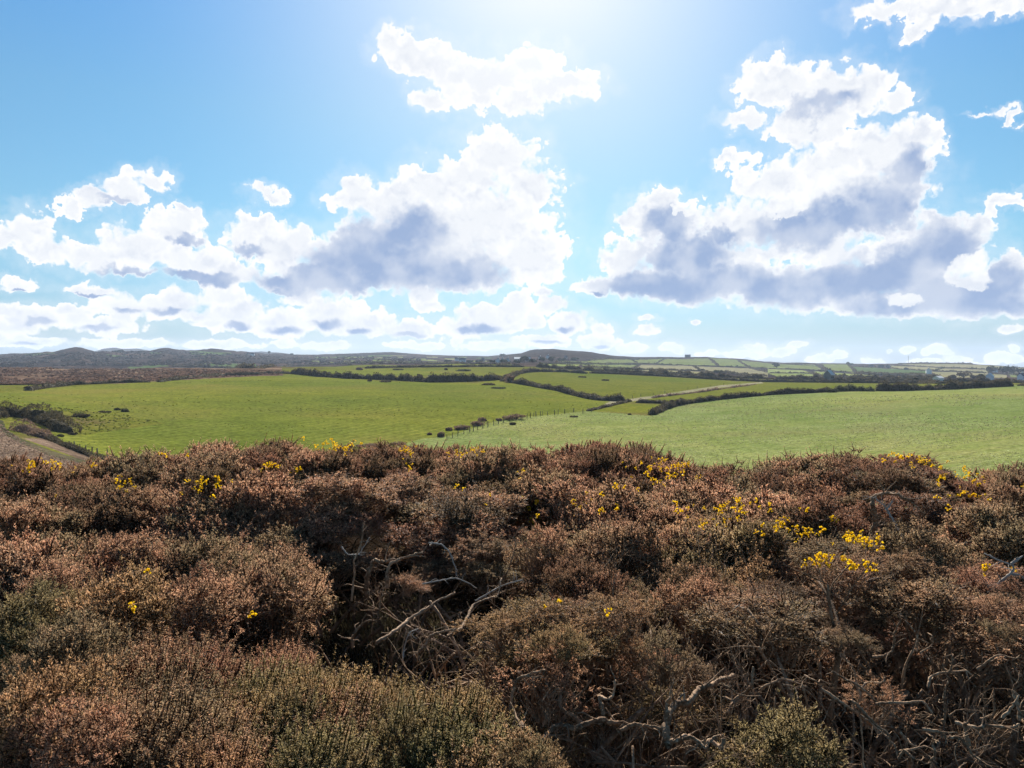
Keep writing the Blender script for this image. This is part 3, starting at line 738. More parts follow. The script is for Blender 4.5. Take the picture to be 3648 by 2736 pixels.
hedge([Z5(*p) for p in ((720,180),(900,181),(1100,181),(1300,180),(1500,182),(1800,186),(2100,190),(2300,196))], 'thin dark hedge below the distant white village', 2.4, 3.4, HEDGE, 0.35)
# --- bracken-edge hedge, bottom left
hedge([(-60,1490),(0,1480),(40,1482),(90,1486),(150,1500),(190,1520),(238,1545)], 'big dark thicket leaning over the left field edge', 4.5, 4.0, HEDGE, 0.35, 100)
hedge([(60,1530),(110,1545),(160,1562),(185,1566)], 'brown low thicket in front of the big dark one at the left', 4.0, 3.0, GORSEFAR, 0.4, 100)
hedge([(165,1560),(220,1585),(270,1605),(320,1625),(380,1640),(430,1652)], 'dark stone and bramble bank beside the worn path', 1.6, 1.2, HEDGE, 0.4, 80)
for (x, y, w, h, lab) in ((98,1484,26,22,'bright yellow gorse bush on the dark thicket edge'), (160,1555,32,18,'yellow flowering gorse bush low on the brown thicket')):
    blob_bush('gorse_bush', (x, y), w, h, lab, 'gorse bush', GORSEFAR, 90, 200, bloom=150)
# --- hedges of the far slope
far = [
 (Z6, ((360,172),(520,176),(700,186),(900,184),(1100,182),(1300,191),(1500,198),(1700,206),(1950,214),(2212,224)), 'long thin hedge crossing the whole slope below the skyline fields', 2.6),
 (Z6, ((220,178),(300,187),(480,190),(600,190),(800,190),(1000,192),(1110,194)), 'hedge above the bright fields at the foot of the dark hill', 2.4),
 (Z6, ((590,213),(800,217),(1050,234),(1300,237),(1500,242),(1650,246),(1740,256),(1900,268),(2100,286),(2212,296)), 'long hedge under the buff field in the middle of the slope', 2.6),
 (Z6, ((1108,193),(1080,210),(1040,232)), 'short slanting hedge joining two slope hedges', 2.6),
 (Z6, ((1565,205),(1590,220),(1630,243)), 'slanting hedge between the two buff fields', 2.6),
 (Z6, ((1310,148),(1270,168),(1228,188)), 'slanting hedge left of the biggest skyline pasture', 1.6),
 (Z6, ((1690,132),(1740,165),(1782,204)), 'dark slanting hedge right of the biggest skyline pasture', 3.2),
 (Z6, ((1945,150),(2000,190),(2050,218),(2120,240),(2212,264)), 'long slanting hedge running down the slope', 3.0),
 (Z6, ((1035,152),(1060,165),(1082,176)), 'tiny slanting hedge in the upper pastures', 2.0),
 (Z6, ((900,254),(1050,262),(1200,266),(1300,274),(1400,279)), 'hedge just above the dark lane hedges', 2.6),
 (Z6, ((200,212),(400,226),(600,240),(800,252),(1000,266),(1200,278),(1450,292),(1700,302),(1950,312),(2212,326)), 'thick dark lane hedge at the foot of the whole slope', 5.0),
 (Z6, ((1190,255),(1300,272),(1400,276),(1500,276),(1700,288),(1760,284)), 'bushy hedge over the lane below the buff fields', 4.4),
 (Z6, ((1740,262),(1800,258),(1900,270),(2050,292)), 'scrubby hedge round a bright corner field', 3.6),
 (Z6, ((640,160),(800,143),(1000,143),(1300,140),(1500,134),(1690,134)), 'hedge on the skyline of the slope', 1.8),
 (Z7, ((0,186),(150,189),(300,198),(430,204),(470,208)), 'hedge under the first skyline strip on the right slope', 2.2),
 (Z7, ((0,227),(200,232),(330,240),(500,245),(700,258),(960,268),(1200,275),(1500,298)), 'long middle hedge of the right slope', 2.8),
 (Z7, ((440,193),(480,220),(530,255),(565,288)), 'thick slanting hedge on the right slope', 4.4),
 (Z7, ((686,186),(720,215),(755,248)), 'slanting hedge under a lone skyline tree', 3.0),
 (Z7, ((408,190),(425,204)), 'dark short bushy hedge near the skyline', 4.0),
 (Z7, ((720,208),(900,218),(1100,230),(1370,246),(1500,250),(1700,255),(1900,264)), 'long hedge under the dark green pasture', 2.8),
 (Z7, ((1050,200),(1200,205),(1500,218),(1700,222),(1950,234),(2212,244)), 'hedge under the brown skyline fields', 2.4),
 (Z7, ((1110,186),(1300,180),(1600,182),(1780,186)), 'dark scrub hedge along the right skyline', 3.4),
 (Z7, ((1440,246),(1480,232),(1530,222)), 'slanting hedge between brown fields', 2.4),
 (Z7, ((0,266),(180,266),(380,268),(420,285),(470,296)), 'hedge dividing the bright fields at the slope foot', 2.6),
 (Z7, ((180,308),(300,310),(470,318),(500,322)), 'grey bushy hedge at the slope foot left of the white cottage', 5.5),
 (Z7, ((560,304),(700,312),(960,316),(1200,314),(1500,312)), 'bushy lane hedge right of the white cottage', 5.5),
 (Z7, ((740,262),(850,272),(1000,285),(1200,284),(1380,292)), 'pale scrubby copse hedge below the dark green pasture', 4.5),
 (Z7, ((-40,348),(150,350),(350,350),(560,354),(800,352),(1000,348),(1250,345),(1480,338)), 'dark double hedge of the lower lane, nearer one', 4.0),
 (Z7, ((0,325),(200,330),(500,334),(800,332),(1100,330),(1480,322)), 'dark double hedge of the lower lane, farther one', 3.6),
 (Z7, ((1480,350),(1700,354),(1900,354),(2212,360),(2400,362)), 'dark lane hedge at the far right under the trees', 4.4),
 (Z7, ((2060,278),(2140,286),(2300,288)), 'hedge right of the dark conifer clump', 2.4),
 (Z4, ((1480,212),(1600,208),(1800,216),(2000,222),(2212,225)), 'dark scrub line below the left hill pastures', 5.0),
]
for zf, pts, lab, h in far:
    hedge([zf(*p) for p in pts], lab, max(2.4, h * 0.9), h, HEDGE_G if h < 2.5 else HEDGE, 0.55, 640)

# --- single trees and far bushes
T = [
 (Z7, (75,222), 62, 42, 'rounded dark tree standing alone in the middle pasture', TREE_D),
 (Z7, (1690,312), 125, 52, 'wide bare brown tree in front of the buff fields', TREE_B),
 (Z7, (1858,320), 76, 40, 'dense dark bush right of the wide bare tree', TREE_D),
 (Z7, (1925,268), 78, 56, 'dark conifer at the left end of the clump by the white house', TREE_D),
 (Z7, (2030,270), 84, 52, 'second dark conifer of the clump by the white house', TREE_D),
 (Z7, (2100,272), 96, 66, 'tallest dark conifer in the clump at the right', TREE_D),
 (Z7, (2170,275), 90, 48, 'low dark conifer at the right end of the clump', TREE_D),
 (Z7, (690,187), 26, 14, 'small lone tree on the right skyline', TREE_D),
 (Z7, (712,196), 40, 14, 'low dark bush beside the lone skyline tree', TREE_D),
 (Z7, (1195,236), 30, 16, 'small bush in the brown field under the skyline', TREE_D),
 (Z7, (1590,310), 60, 26, 'grey bush left of the wide bare tree', TREE_B),
 (Z7, (1785,312), 60, 24, 'grey-brown bush between the bare tree and the dark one', TREE_B),
 (Z6, (1645,246), 30, 16, 'small dark bush on a slanting hedge', TREE_D),
 (Z6, (1000,240), 50, 20, 'dark hump of bushes on a slope hedge', TREE_D),
 (Z6, (1690,290), 26, 18, 'pointed dark bush above the lane', TREE_D),
 (Z6, (1775,262), 90, 20, 'long dark clump of trees at a bright field corner', TREE_D),
 (Z6, (1300,192), 24, 12, 'small tree on the long slope hedge', TREE_D),
 (Z6, (1945,213), 22, 14, 'lone small tree right of the slanting hedge', TREE_D),
 (Z6, (105,178), 90, 66, 'tall dark trees beside the pale barn roof', TREE_D),
 (Z6, (40,185), 70, 40, 'dark trees below the pale barn', TREE_D),
 (Z6, (180,180), 80, 40, 'dark trees below the moorland hill', TREE_D),
 (Z6, (260,165), 80, 38, 'dark grove right of the village barn', TREE_D),
 (Z6, (345,172), 70, 52, 'tall dark grove under the moorland hill', TREE_D),
 (Z6, (430,168), 80, 34, 'dark trees behind a small cottage', TREE_D),
 (Z6, (540,160), 80, 30, 'last dark trees at the right foot of the moorland hill', TREE_D),
 (Z5, (2140,185), 90, 40, 'dark trees at the left foot of the moorland hill', TREE_D),
 (Z5, (2040,178), 90, 26, 'trees around the white gables', TREE_D),
 (Z5, (1930,176), 80, 26, 'bluish trees in the distant village', TREE_D),
 (Z5, (1850,178), 70, 24, 'dark trees right of the long white building', TREE_D),
 (Z5, (1660,170), 70, 20, 'dark trees left of the long white building', TREE_D),
 (Z5, (2130,116), 50, 16, 'small trees on the skyline left of the moorland hill', TREE_D),
 (Z5, (310,108), 26, 12, 'small round tree on the left skyline', TREE_D),
 (Z5, (115,96), 24, 20, 'round tree in front of the second pale mountain', TREE_D),
 (Z4, (1040,82), 52, 16, 'low dark trees in front of the pale mountain', TREE_D),
 (Z4, (1005,84), 30, 10, 'low bush left of the trees by the pale mountain', TREE_D),
]
for zf, p, w, h, lab, mt in T:
    blob_bush('tree', zf(*p), w / 2.4254, h / 2.4254, lab, 'tree', mt, 640, 420, trunk=True)
# --- gorse and scrub in the near fields
for (x, y, w, h, lab, mt) in (
    (1572, 1556, 30, 22, 'round dark gorse bush at the foot of the fence', GORSEFAR), (1601, 1534, 26, 15, 'small pointed gorse bush left of the fence', GORSEFAR),
    (1645, 1529, 62, 20, 'brown gorse clump behind the fence posts', GORSEFAR), (1706, 1515, 70, 22, 'taller brown gorse clump above the fence', GORSEFAR),
    (1718, 1500, 34, 16, 'dark gorse crown on top of the taller clump', GORSEFAR),
    (1832, 1494, 96, 24, 'wide brown gorse mound by the upper fence', GORSEFAR), (1779, 1499, 24, 10, 'low gorse tuft left of the wide mound', GORSEFAR),
    (1826, 1513, 26, 10, 'low dark tuft in the grass below the wide mound', HEDGE), (2046, 1486, 30, 5, 'flat dark weed patch on the lower field brow', HEDGE),
    (1530, 1549, 18, 10, 'tiny bush left of the lowest fence post', GORSEFAR), (1420, 1584, 60, 12, 'low brown bush in the grass behind the gorse', GORSEFAR), (1310, 1592, 90, 14, 'dark low scrub patch just behind the gorse bank', GORSEFAR),
    (2243, 1478, 14, 5, 'small dark tuft in the yellow corner field', HEDGE),
    (418, 1461, 22, 8, 'left of two dark rocks with tufts in the left field', ROCKM), (445, 1467, 26, 12, 'right of two dark rocks with tufts in the left field', ROCKM),
    (285, 1486, 60, 16, 'dark rush patch in the hollow of the left field', HEDGE), (370, 1469, 40, 5, 'thin dark rush line left of the two rocks', HEDGE), (180, 1478, 70, 16, 'greyish rush patch beside the dark thicket', HEDGE_G),
    (258, 1549, 26, 8, 'small flat tuft below the dark thicket', HEDGE), (215, 1555, 20, 8, 'small round tuft below the dark thicket', HEDGE_G),
    (1317, 1359, 16, 8, 'tiny bush below the long dark hedge', HEDGE), (1370, 1361, 40, 6, 'flat dark tuft below the long dark hedge', HEDGE),
    (1740, 1372, 50, 9, 'dark scrub on the grassy hump by the hedge corner', HEDGE), (1775, 1384, 60, 6, 'low rushes on the grassy hump', HEDGE_G), (1812, 1362, 40, 34, 'bushy hedge end at the field corner', GORSEFAR),
    (2075, 1345, 30, 5, 'dark weed patch in the upper field', HEDGE), (2155, 1356, 30, 5, 'second dark weed patch in the upper field', HEDGE),
    (1590, 1318, 12, 8, 'lone bush in the middle field', HEDGE), (1650, 1322, 60, 8, 'low scrub patch in the middle field', HEDGE_G), (1420, 1318, 40, 5, 'thin scrub line left in the middle field', HEDGE_G), (1280, 1318, 24, 11, 'brown bush at the left end of the back hedge', GORSEFAR), (1245, 1302, 12, 6, 'dark bush beyond the rough bank', HEDGE),
    (650, 1349, 30, 10, 'dark bush where the heath meets the thin hedge', HEDGE), (110, 1384, 40, 9, 'dark scrub bush at the left corner of the big field', HEDGE), (175, 1377, 50, 10, 'scrub bush left under the heath', HEDGE),
    (2394, 1433, 22, 10, 'dark bush where the hedge meets the yellow field', HEDGE), (2430, 1432, 26, 16, 'tall dark bush in the hedge by the yellow field', HEDGE),
    (2966, 1398, 46, 18, 'rounded dark bush before the hedge gap', HEDGE_G), (3342, 1388, 30, 24, 'tall rounded bush sticking out of the right hedge', HEDGE_G)):
    nm = 'rock' if mt is ROCKM else ('gorse_bush' if mt is GORSEFAR else 'shrub')
    blob_bush(nm, (x, y), w, h, lab, 'rock' if nm == 'rock' else ('gorse bush' if nm == 'gorse_bush' else 'shrub'), mt if mt is not ROCKM else HEDGE_G, 90, 1500)

# --- fences
def fence(img, label, hgt=1.25, group=None, step=None, wires=True, rmin=80):
    P = np.array([land(x, y, rmin) for x, y in img]); root = empty('fence', P[0], label, 'fence', group)
    rg = random.Random(len(img)); proto = None; tops = []
    for p in P:
        q = p - P[0]; b = MB(); d = math.hypot(p[0], p[1]); w = 0.075 + 0.05 * rg.random()
        lean = (rg.uniform(-.08, .08), rg.uniform(-.08, .08)); h = hgt * rg.uniform(.85, 1.15)
        b.tube([(0, 0, -.3), (lean[0] * .5, lean[1] * .5, h * .5), (lean[0], lean[1], h)], [w, w * .95, w * .85], 6)
        o = link('post', b.mesh('post', [POSTM]), root, q); tops.append(q + np.array([lean[0], lean[1], h]))
    if wires:
        for k in (0.35, 0.65, 0.92):
            b = MB()
            for a, c in zip(range(len(P) - 1), range(1, len(P))):
                A = (P[a] - P[0]) * (1 - k) + tops[a] * k; B = (P[c] - P[0]) * (1 - k) + tops[c] * k
                b.tube([A, (A + B) / 2 - np.array([0, 0, .04]), B], .008, 3, False)
            link('wire', b.mesh('wire', [WIREM]), root)
fence([(1500 + x / 2.212, 1380 + y / 2.212) for x, y in ((205,414),(247,398),(290,382),(338,366),(383,352),(412,346),(446,334),(487,320),(528,308),(572,298),(610,288),(648,276),(700,266),(752,258),(786,254),(835,243),(862,238),(888,230),(906,226),(940,222),(954,220),(998,222),(1052,216),(1080,212),(1132,204),(1202,196),(1275,205),(1342,196)) ], 'post and wire fence running up between the two green fields')
fence([Z2(*p) for p in ((440,340),(520,326),(556,318),(610,312),(660,304),(700,298),(760,288),(800,284),(856,276),(915,268),(985,262))], 'thin post and wire fence along the pale track', 1.1)
fence([Z2(*p) for p in ((600,401),(607,397),(614,392),(622,388),(630,382),(637,377),(645,373),(653,368))], 'close row of old posts at the corner of the yellow field', 1.5)
fence([(x / 2.765, 1380 + y / 2.765) for x, y in ((685,592),(735,606),(790,622),(845,640),(905,660),(960,672),(1062,690))], 'sparse thin fence posts beside the worn path', 1.2, wires=True)

# --- houses
def house(img, wpx, label, walls=WALLW, roof=SLATE, L=None, depth=7.0, eave=3.6, ridge=6.4, rz=0.0, cat='house', rmin=640, wins=2):
    p = land(*img, rmin); d = math.hypot(p[0], p[1]); Lm = wpx * d / F if L is None else L
    root = empty('house', p, label, cat); root.rotation_euler = (0, 0, rz)
    b = MB(); x, y = Lm / 2, depth / 2
    b.add([[-x,-y,-1],[x,-y,-1],[x,y,-1],[-x,y,-1],[-x,-y,eave],[x,-y,eave],[x,y,eave],[-x,y,eave]], [[0,1,5,4],[1,2,6,5],[2,3,7,6],[3,0,4,7]])
    b.add([[-x,-y,eave],[-x,y,eave],[-x,0,ridge]], [[0,2,1]]); b.add([[x,-y,eave],[x,y,eave],[x,0,ridge]], [[0,1,2]])
    link('wall', b.mesh('wall', [walls]), root)
    b = MB(); e = .35; t = .25; sl = (ridge - eave) / y
    for s in (-1, 1):
        yo = s * (y + e); zo = eave - e * sl
        b.add([[-x-e,yo,zo],[x+e,yo,zo],[x+e,0,ridge],[-x-e,0,ridge],[-x-e,yo,zo+t],[x+e,yo,zo+t],[x+e,0,ridge+t],[-x-e,0,ridge+t]], [[0,1,2,3],[4,7,6,5],[0,4,5,1],[1,5,6,2],[3,7,4,0]])
    ro = link('roof', b.mesh('roof', [roof]), root)
    if cat == 'house':
        b = MB(); b.box((x - .6, 0, ridge + .5), (.9, .8, 1.9)); link('chimney', b.mesh('chimney', [walls]), ro)
        for k in range(wins):
            fx = -x + Lm * (k + .5) / wins
            b = MB(); b.box((fx, -y - .03, eave * .55), (1.1, .08, 1.3)); link('window', b.mesh('window', [GLASSD]), root)
    return root
house(Z5(1735,160), 12, 'white gabled house at the left of the distant village', rz=.2)
house(Z5(1785,168), 22, 'long white building in the distant village', rz=-.1, wins=4)
house(Z5(2095,180), 7, 'leftmost of three tiny white gables below the trees', rz=1.2)
house(Z5(2132,180), 7, 'middle one of three tiny white gables below the trees', rz=1.4)
house(Z5(2178,180), 7, 'rightmost of three tiny white gables below the trees', rz=1.1)
house(Z5(1960,164), 10, 'grey cottage among the bluish village trees', WALLS, rz=.4)
house(Z6(48,158), 23, 'barn with a broad pale roof at the foot of the dark hill', WALLS, SHEDR, depth=16, eave=3.5, ridge=6.5, cat='barn')
house(Z6(140,162), 14, 'grey house with a pale gable among dark trees', WALLS, SHEDR, rz=.6)
house(Z6(310,138), 7, 'small white cottage on the flank of the dark hill', rz=.8)
house(Z6(240,152), 7, 'tiny white cottage under the dark hill', rz=.2)
house(Z6(465,142), 10, 'pale cottage at the right foot of the dark hill', WALLS, rz=-.4)
house(Z6(1518,131), 18, 'grey stone farmhouse alone on the skyline', WALLS, SLATE, rz=.1, ridge=8.5, eave=5, wins=3)
house(Z7(890,216), 14, 'grey farm building left on the right slope', WALLS, rz=.2, cat='barn')
house(Z7(975,220), 16, 'long grey-roofed farm on the right slope', WALLS, SLATE, rz=-.1)
house(Z7(1035,218), 9, 'small grey outbuilding beside the slope farm', WALLS, SLATE, rz=.5, cat='barn')
house(Z7(1388,275), 13, 'pale tall house on the right slope', WALLW, SLATE, rz=1.2, eave=6, ridge=9)
house(Z7(525,334), 15, 'pale cottage beside the lane at the slope foot', WALLS, SHEDR, rz=.5, eave=4.5, ridge=8)
house(Z7(1955,256), 16, 'white house half hidden by the dark conifers', WALLW, SLATE, rz=.2, wins=3)
house(Z7(1915,328), 7, 'tiny white hut right of the dark bush', WALLW, SHEDR, rz=.3, cat='hut')
house(Z7(2190,325), 9, 'tiny white cottage at the right edge', WALLW, SLATE, rz=.2)
house(Z7(1470,345), 15, 'low pale shed in the lane hedge', WALLW, SHEDR, rz=.2, cat='shed', eave=2.6, ridge=4)
house(Z4(2180,112), 14, 'long white farm on the left skyline', WALLW, SLATE, rz=.1, rmin=1200)
house(Z4(2140,108), 7, 'small grey farm shed left of the white skyline farm', WALLS, SLATE, rz=.3, rmin=1200, cat='shed')
p_ = land(*Z7(1212,182), 1200); b_ = MB(); b_.tube([(0,0,-2),(0,0,14),(0,0,22)], [.5,.4,.25], 6); b_.box((0,0,20), (4,.4,.4)); b_.box((0,0,16), (3,.4,.4))
tag(link('radio_mast', b_.mesh('radio_mast', [POSTM]), None, p_), 'thin grey mast standing on the right skyline', 'mast')

# tufts of coarser grass over the near pastures
def tufts(name, label, poly, n, mat, hgt, wid, seed, patchy):
    rg = np.random.default_rng(seed); P = []
    xs = [p[0] for p in poly]; ys = [p[1] for p in poly]
    ox = rg.uniform(max(-100, min(xs)), min(3750, max(xs)), n); oy = rg.uniform(max(1240, min(ys)), min(1720, max(ys)), n)
    k = inpoly(ox, oy, poly); ox, oy = ox[k], oy[k]
    for x, y in zip(ox, oy): P.append(land(x, y, 90 if y > 1400 else (380 if y > 1305 else 1000)))
    P = np.array(P); v_ = fbm(P, 22.0, seed, 3); P = P[v_ > patchy]; P[:, 2] = ground_z(P[:, 0], P[:, 1]); m = len(P)
    V_, F_ = [], []; d = np.hypot(P[:, 0], P[:, 1]); sc = np.clip(d / 170, .7, 1.6)
    for q in range(4):
        a = rg.uniform(0, 6.28, m); h = hgt * sc * rg.uniform(.5, 1.3, m); w = wid * sc * rg.uniform(.5, 1.2, m); ln = rg.normal(0, .5, m)
        c, s_ = np.cos(a) * w, np.sin(a) * w; z0 = P[:, 2] - .02
        V_.append(np.stack([np.stack([P[:, 0] - c, P[:, 1] - s_, z0], -1), np.stack([P[:, 0] + c, P[:, 1] + s_, z0], -1), np.stack([P[:, 0] + c * .4 + s_ * ln, P[:, 1] + s_ * .4 - c * ln, z0 + h], -1), np.stack([P[:, 0] - c * .6 + s_ * ln, P[:, 1] - s_ * .6 - c * ln, z0 + h * .8], -1)], 1).reshape(-1, 3))
        F_.append(np.arange(m * 4).reshape(-1, 4) + q * m * 4)
    o = link(name, mesh_np(name, np.concatenate(V_), np.concatenate(F_), [mat])); tag(o, label, 'grass', None, 'stuff')
TUFT_P = foliage_mat('pale_tufts', (.20, .21, .08), (.40, .38, .20), 0.4, 0.3)
TUFT_G = foliage_mat('green_tufts', (.10, .115, .018), (.19, .19, .035), 0.4, 0.3)
tufts('grass_tufts', 'pale coarse grass tufts over the lower field', FIELDS[2][2], 15000, TUFT_P, .11, .16, 61, -.15)
tufts('grass_tufts', 'dark green grass tufts over the big left field', FIELDS[0][2], 3200, TUFT_G, .11, .22, 62, .1)
tufts('grass_tufts', 'brownish grass tufts in the rough hollow', FIELDS[1][2], 800, TUFT_G, .2, .26, 63, -.5)
HEATHT = foliage_mat('heather_clumps', (.070, .042, .030), (.25, .155, .110), 0.3, 0.08)
tufts('heather', 'brown heather and scrub clumps over the heath', [(-150,1306),(300,1312),(700,1316),(1010,1322),(1000,1334),(900,1339),(600,1354),(330,1370),(60,1388),(-150,1400)], 7000, HEATHT, .4, .7, 64, -.35)
HILLT = foliage_mat('hill_scrub_clumps', (.030, .026, .024), (.085, .066, .052), 0.2, 0.02)
tufts('scrub', 'dark scrub clumps over the far coastal hills', [(-150,1268),(200,1258),(330,1252),(600,1250),(900,1264),(1200,1268),(1500,1275),(1500,1296),(900,1300),(-150,1306)], 3800, HILLT, 1.1, 2.4, 65, -.2)
tufts('bracken', 'dead brown bracken tufts over the field by the worn path', [f for f in FIELDS if f[0] == 'bracken_field'][0][2], 6000, foliage_mat('bracken_tufts', (.14, .09, .062), (.36, .26, .19), .4, .4), .16, .2, 66, -.3)
# ------------------------------------------------------------------ the gorse bank in front
# one gorse material; each head's own object colour says how dark (r, shade of dim bushes painted in), green (g) or olive (b) it is
def gorse_mat(name):
    m, t, out = new_mat(name)
    at = t.n('ShaderNodeAttribute', attribute_name='along'); geo = t.n('ShaderNodeNewGeometry'); oi = t.n('ShaderNodeObjectInfo')
    sp = t.n('ShaderNodeSeparateColor'); t.link(oi.outputs['Color'], sp.inputs[0])
    n = t.noise(geo.outputs['Position'], 3.0, 3, 0.6)
    tint = t.math('ADD', t.math('MULTIPLY', t.math('SUBTRACT', n, 0.5), 1.1), t.math('MULTIPLY', t.math('SUBTRACT', oi.outputs['Random'], 0.5), 0.5))
    def pick(k):
        c = G_BROWN[k]
        for i, q in enumerate((G_DARK, G_GREEN, G_OLIVE)): c = t.mix(sp.outputs[i], c, q[k])
        return c
    col = t.mix(t.ss(at.outputs['Fac'], 0.0, 0.45), pick(0), pick(1))
    col = t.mix(t.ss(at.outputs['Fac'], 0.5, 1.0), col, pick(2))
    col = t.mix(t.ss(tint, -0.35, 0.45), t.mix(1.0, col, (0.62, 0.74, 0.66), 'MULTIPLY'), t.mix(1.0, col, (1.28, 1.10, 1.06), 'MULTIPLY'))
    col = t.mix(1.0, col, t.mix(geo.outputs['Random Per Island'], (0.35, 0.35, 0.35), (1.5, 1.5, 1.5)), 'MULTIPLY')
    t.link(leafy(t, col, 0.6, 0.08, 0.45), out.inputs[0]); return m

G_BROWN = ((.052, .028, .016), (.44, .245, .142), (.90, .63, .42))  # stem, spine, pale tip; dark stems and bright tips also paint in shade and sun
G_DARK = ((.040, .023, .015), (.26, .135, .080), (.66, .41, .28))
G_GREEN = ((.046, .046, .012), (.36, .235, .100), (.94, .71, .45))
G_OLIVE = ((.058, .040, .015), (.40, .245, .118), (.86, .60, .36))
GORSE = gorse_mat('gorse_spines')
BARK, _t, _o = new_mat('dead_gorse_bark')
_g = _t.n('ShaderNodeNewGeometry'); _oi = _t.n('ShaderNodeObjectInfo')
_n1 = _t.noise(_g.outputs['Position'], 9, 5, 0.65); _n2 = _t.noise(_g.outputs['Position'], 60, 3, 0.6)
_c = _t.mix(_t.ss(_n1, 0.35, 0.68), (.11, .062, .033), (.37, .235, .140)); _c = _t.mix(_t.ss(_n2, 0.5, 0.7), _c, (.38, .28, .18))
_c = _t.mix(1.0, _c, _t.mix(_oi.outputs['Random'], (0.7, 0.66, 0.62), (1.15, 1.15, 1.15)), 'MULTIPLY')
_t.link(principled(_t, _c, 0.85, 0.1, bump(_t, _n2, 0.006, 1.0)), _o.inputs[0])
SILVER, _t, _o = new_mat('bleached_wood')
_g = _t.n('ShaderNodeNewGeometry'); _c = _t.mix(_t.noise(_g.outputs['Position'], 25, 4), (.22, .19, .155), (.42, .37, .31)); _t.link(principled(_t, _c, 0.8, 0.1), _o.inputs[0])
PETAL, _t, _o = new_mat('yellow_petals')
_g = _t.n('ShaderNodeNewGeometry'); _c = _t.mix(_g.outputs['Random Per Island'], (.74, .40, .008), (.86, .60, .02)); _t.link(leafy(_t, _c, 0.5, 0.2, 0.4), _o.inputs[0])
DRY = foliage_mat('dry_grass', (.13, .105, .055), (.28, .23, .13), 0.4, 5.0)
LITTER = foliage_mat('dead_litter', (.040, .030, .022), (.13, .10, .075), 0.2, 9.0)

def unit(v): return v / (np.linalg.norm(v, axis=-1, keepdims=True) + 1e-9)

def shoots(B, D, L, rg, M=28, sl=0.018, sw=0.0032, stem=0.0028, lean=0.9):
    """spiny shoots: base points B, unit directions D, lengths L -> verts, tris, 'along' value (0 stem .. 1 spine tip)"""
    n = len(B)
    ref = np.where(np.abs(D[:, 2:3]) < 0.9, np.array([[0, 0, 1.0]]), np.array([[1.0, 0, 0]]))
    A = unit(np.cross(D, ref)); Bv = np.cross(D, A)
    bend = unit(rg.normal(0, 1, (n, 3))) * 0.18
    t = np.sort(rg.uniform(0.06, 1.0, (n, M)), 1)
    ph = np.arange(M)[None] * 2.39996 + rg.uniform(0, 6.28, (n, 1)) + rg.normal(0, 0.3, (n, M))
    def at(tt): return B[:, None] + (D[:, None] * tt[..., None] + bend[:, None] * (tt ** 2)[..., None]) * L[:, None, None]
    P = at(t)
    rad_ = A[:, None] * np.cos(ph)[..., None] + Bv[:, None] * np.sin(ph)[..., None]
    sd_ = unit(rad_ * 1.0 + D[:, None] * (lean * (0.35 + 0.9 * t))[..., None] + rg.normal(0, 0.22, (n, M, 3)))
    ln = sl * rg.uniform(0.6, 1.25, (n, M)) * (1.12 - 0.45 * t)
    W = unit(np.cross(sd_, rg.normal(0, 1, (n, M, 3)))) * (sw * 0.5)
    tri = np.stack([P - W, P + W, P + sd_ * ln[..., None]], 2).reshape(-1, 3)
    al = np.tile([0.25, 0.25, 1.0], n * M)
    f = np.arange(n * M * 3).reshape(-1, 3)
    # stem: three-sided taper in two lengths
    T = np.array([0.0, 0.55, 1.0]); Q = at(np.broadcast_to(T, (n, 3)))
    ang = np.array([0, 2.094, 4.189])
    ring = A[:, None] * np.cos(ang)[None, :, None] + Bv[:, None] * np.sin(ang)[None, :, None]
    w = stem * np.array([1.0, 0.8, 0.2])
    sv = (Q[:, :, None] + ring[:, None] * w[None, :, None, None]).reshape(-1, 3)
    b = (np.arange(n) * 9)[:, None] + len(tri)
    q = []
    for k in (0, 3):
        for j in range(3):
            a0, a1 = k + j, k + (j + 1) % 3
            q += [[a0, a1, a1 + 3], [a0, a1 + 3, a0 + 3]]
    sf = (b[:, None] + np.array(q)[None]).reshape(-1, 3)
    return np.concatenate([tri, sv]), np.concatenate([f, sf]), np.concatenate([al, np.tile(np.repeat([0.0, 0.1, 0.2], 3), n)])

def dome_dirs(n, rg, zmin=-0.35):
    i = np.arange(n) + 0.5; z = 1 - (1 - zmin) * i / n; a = i * 2.39996 + rg.normal(0, 0.25, n); z = np.clip(z + rg.normal(0, 0.05, n), zmin, 1)
    r = np.sqrt(1 - z * z); return np.stack([r * np.cos(a), r * np.sin(a), z], -1)

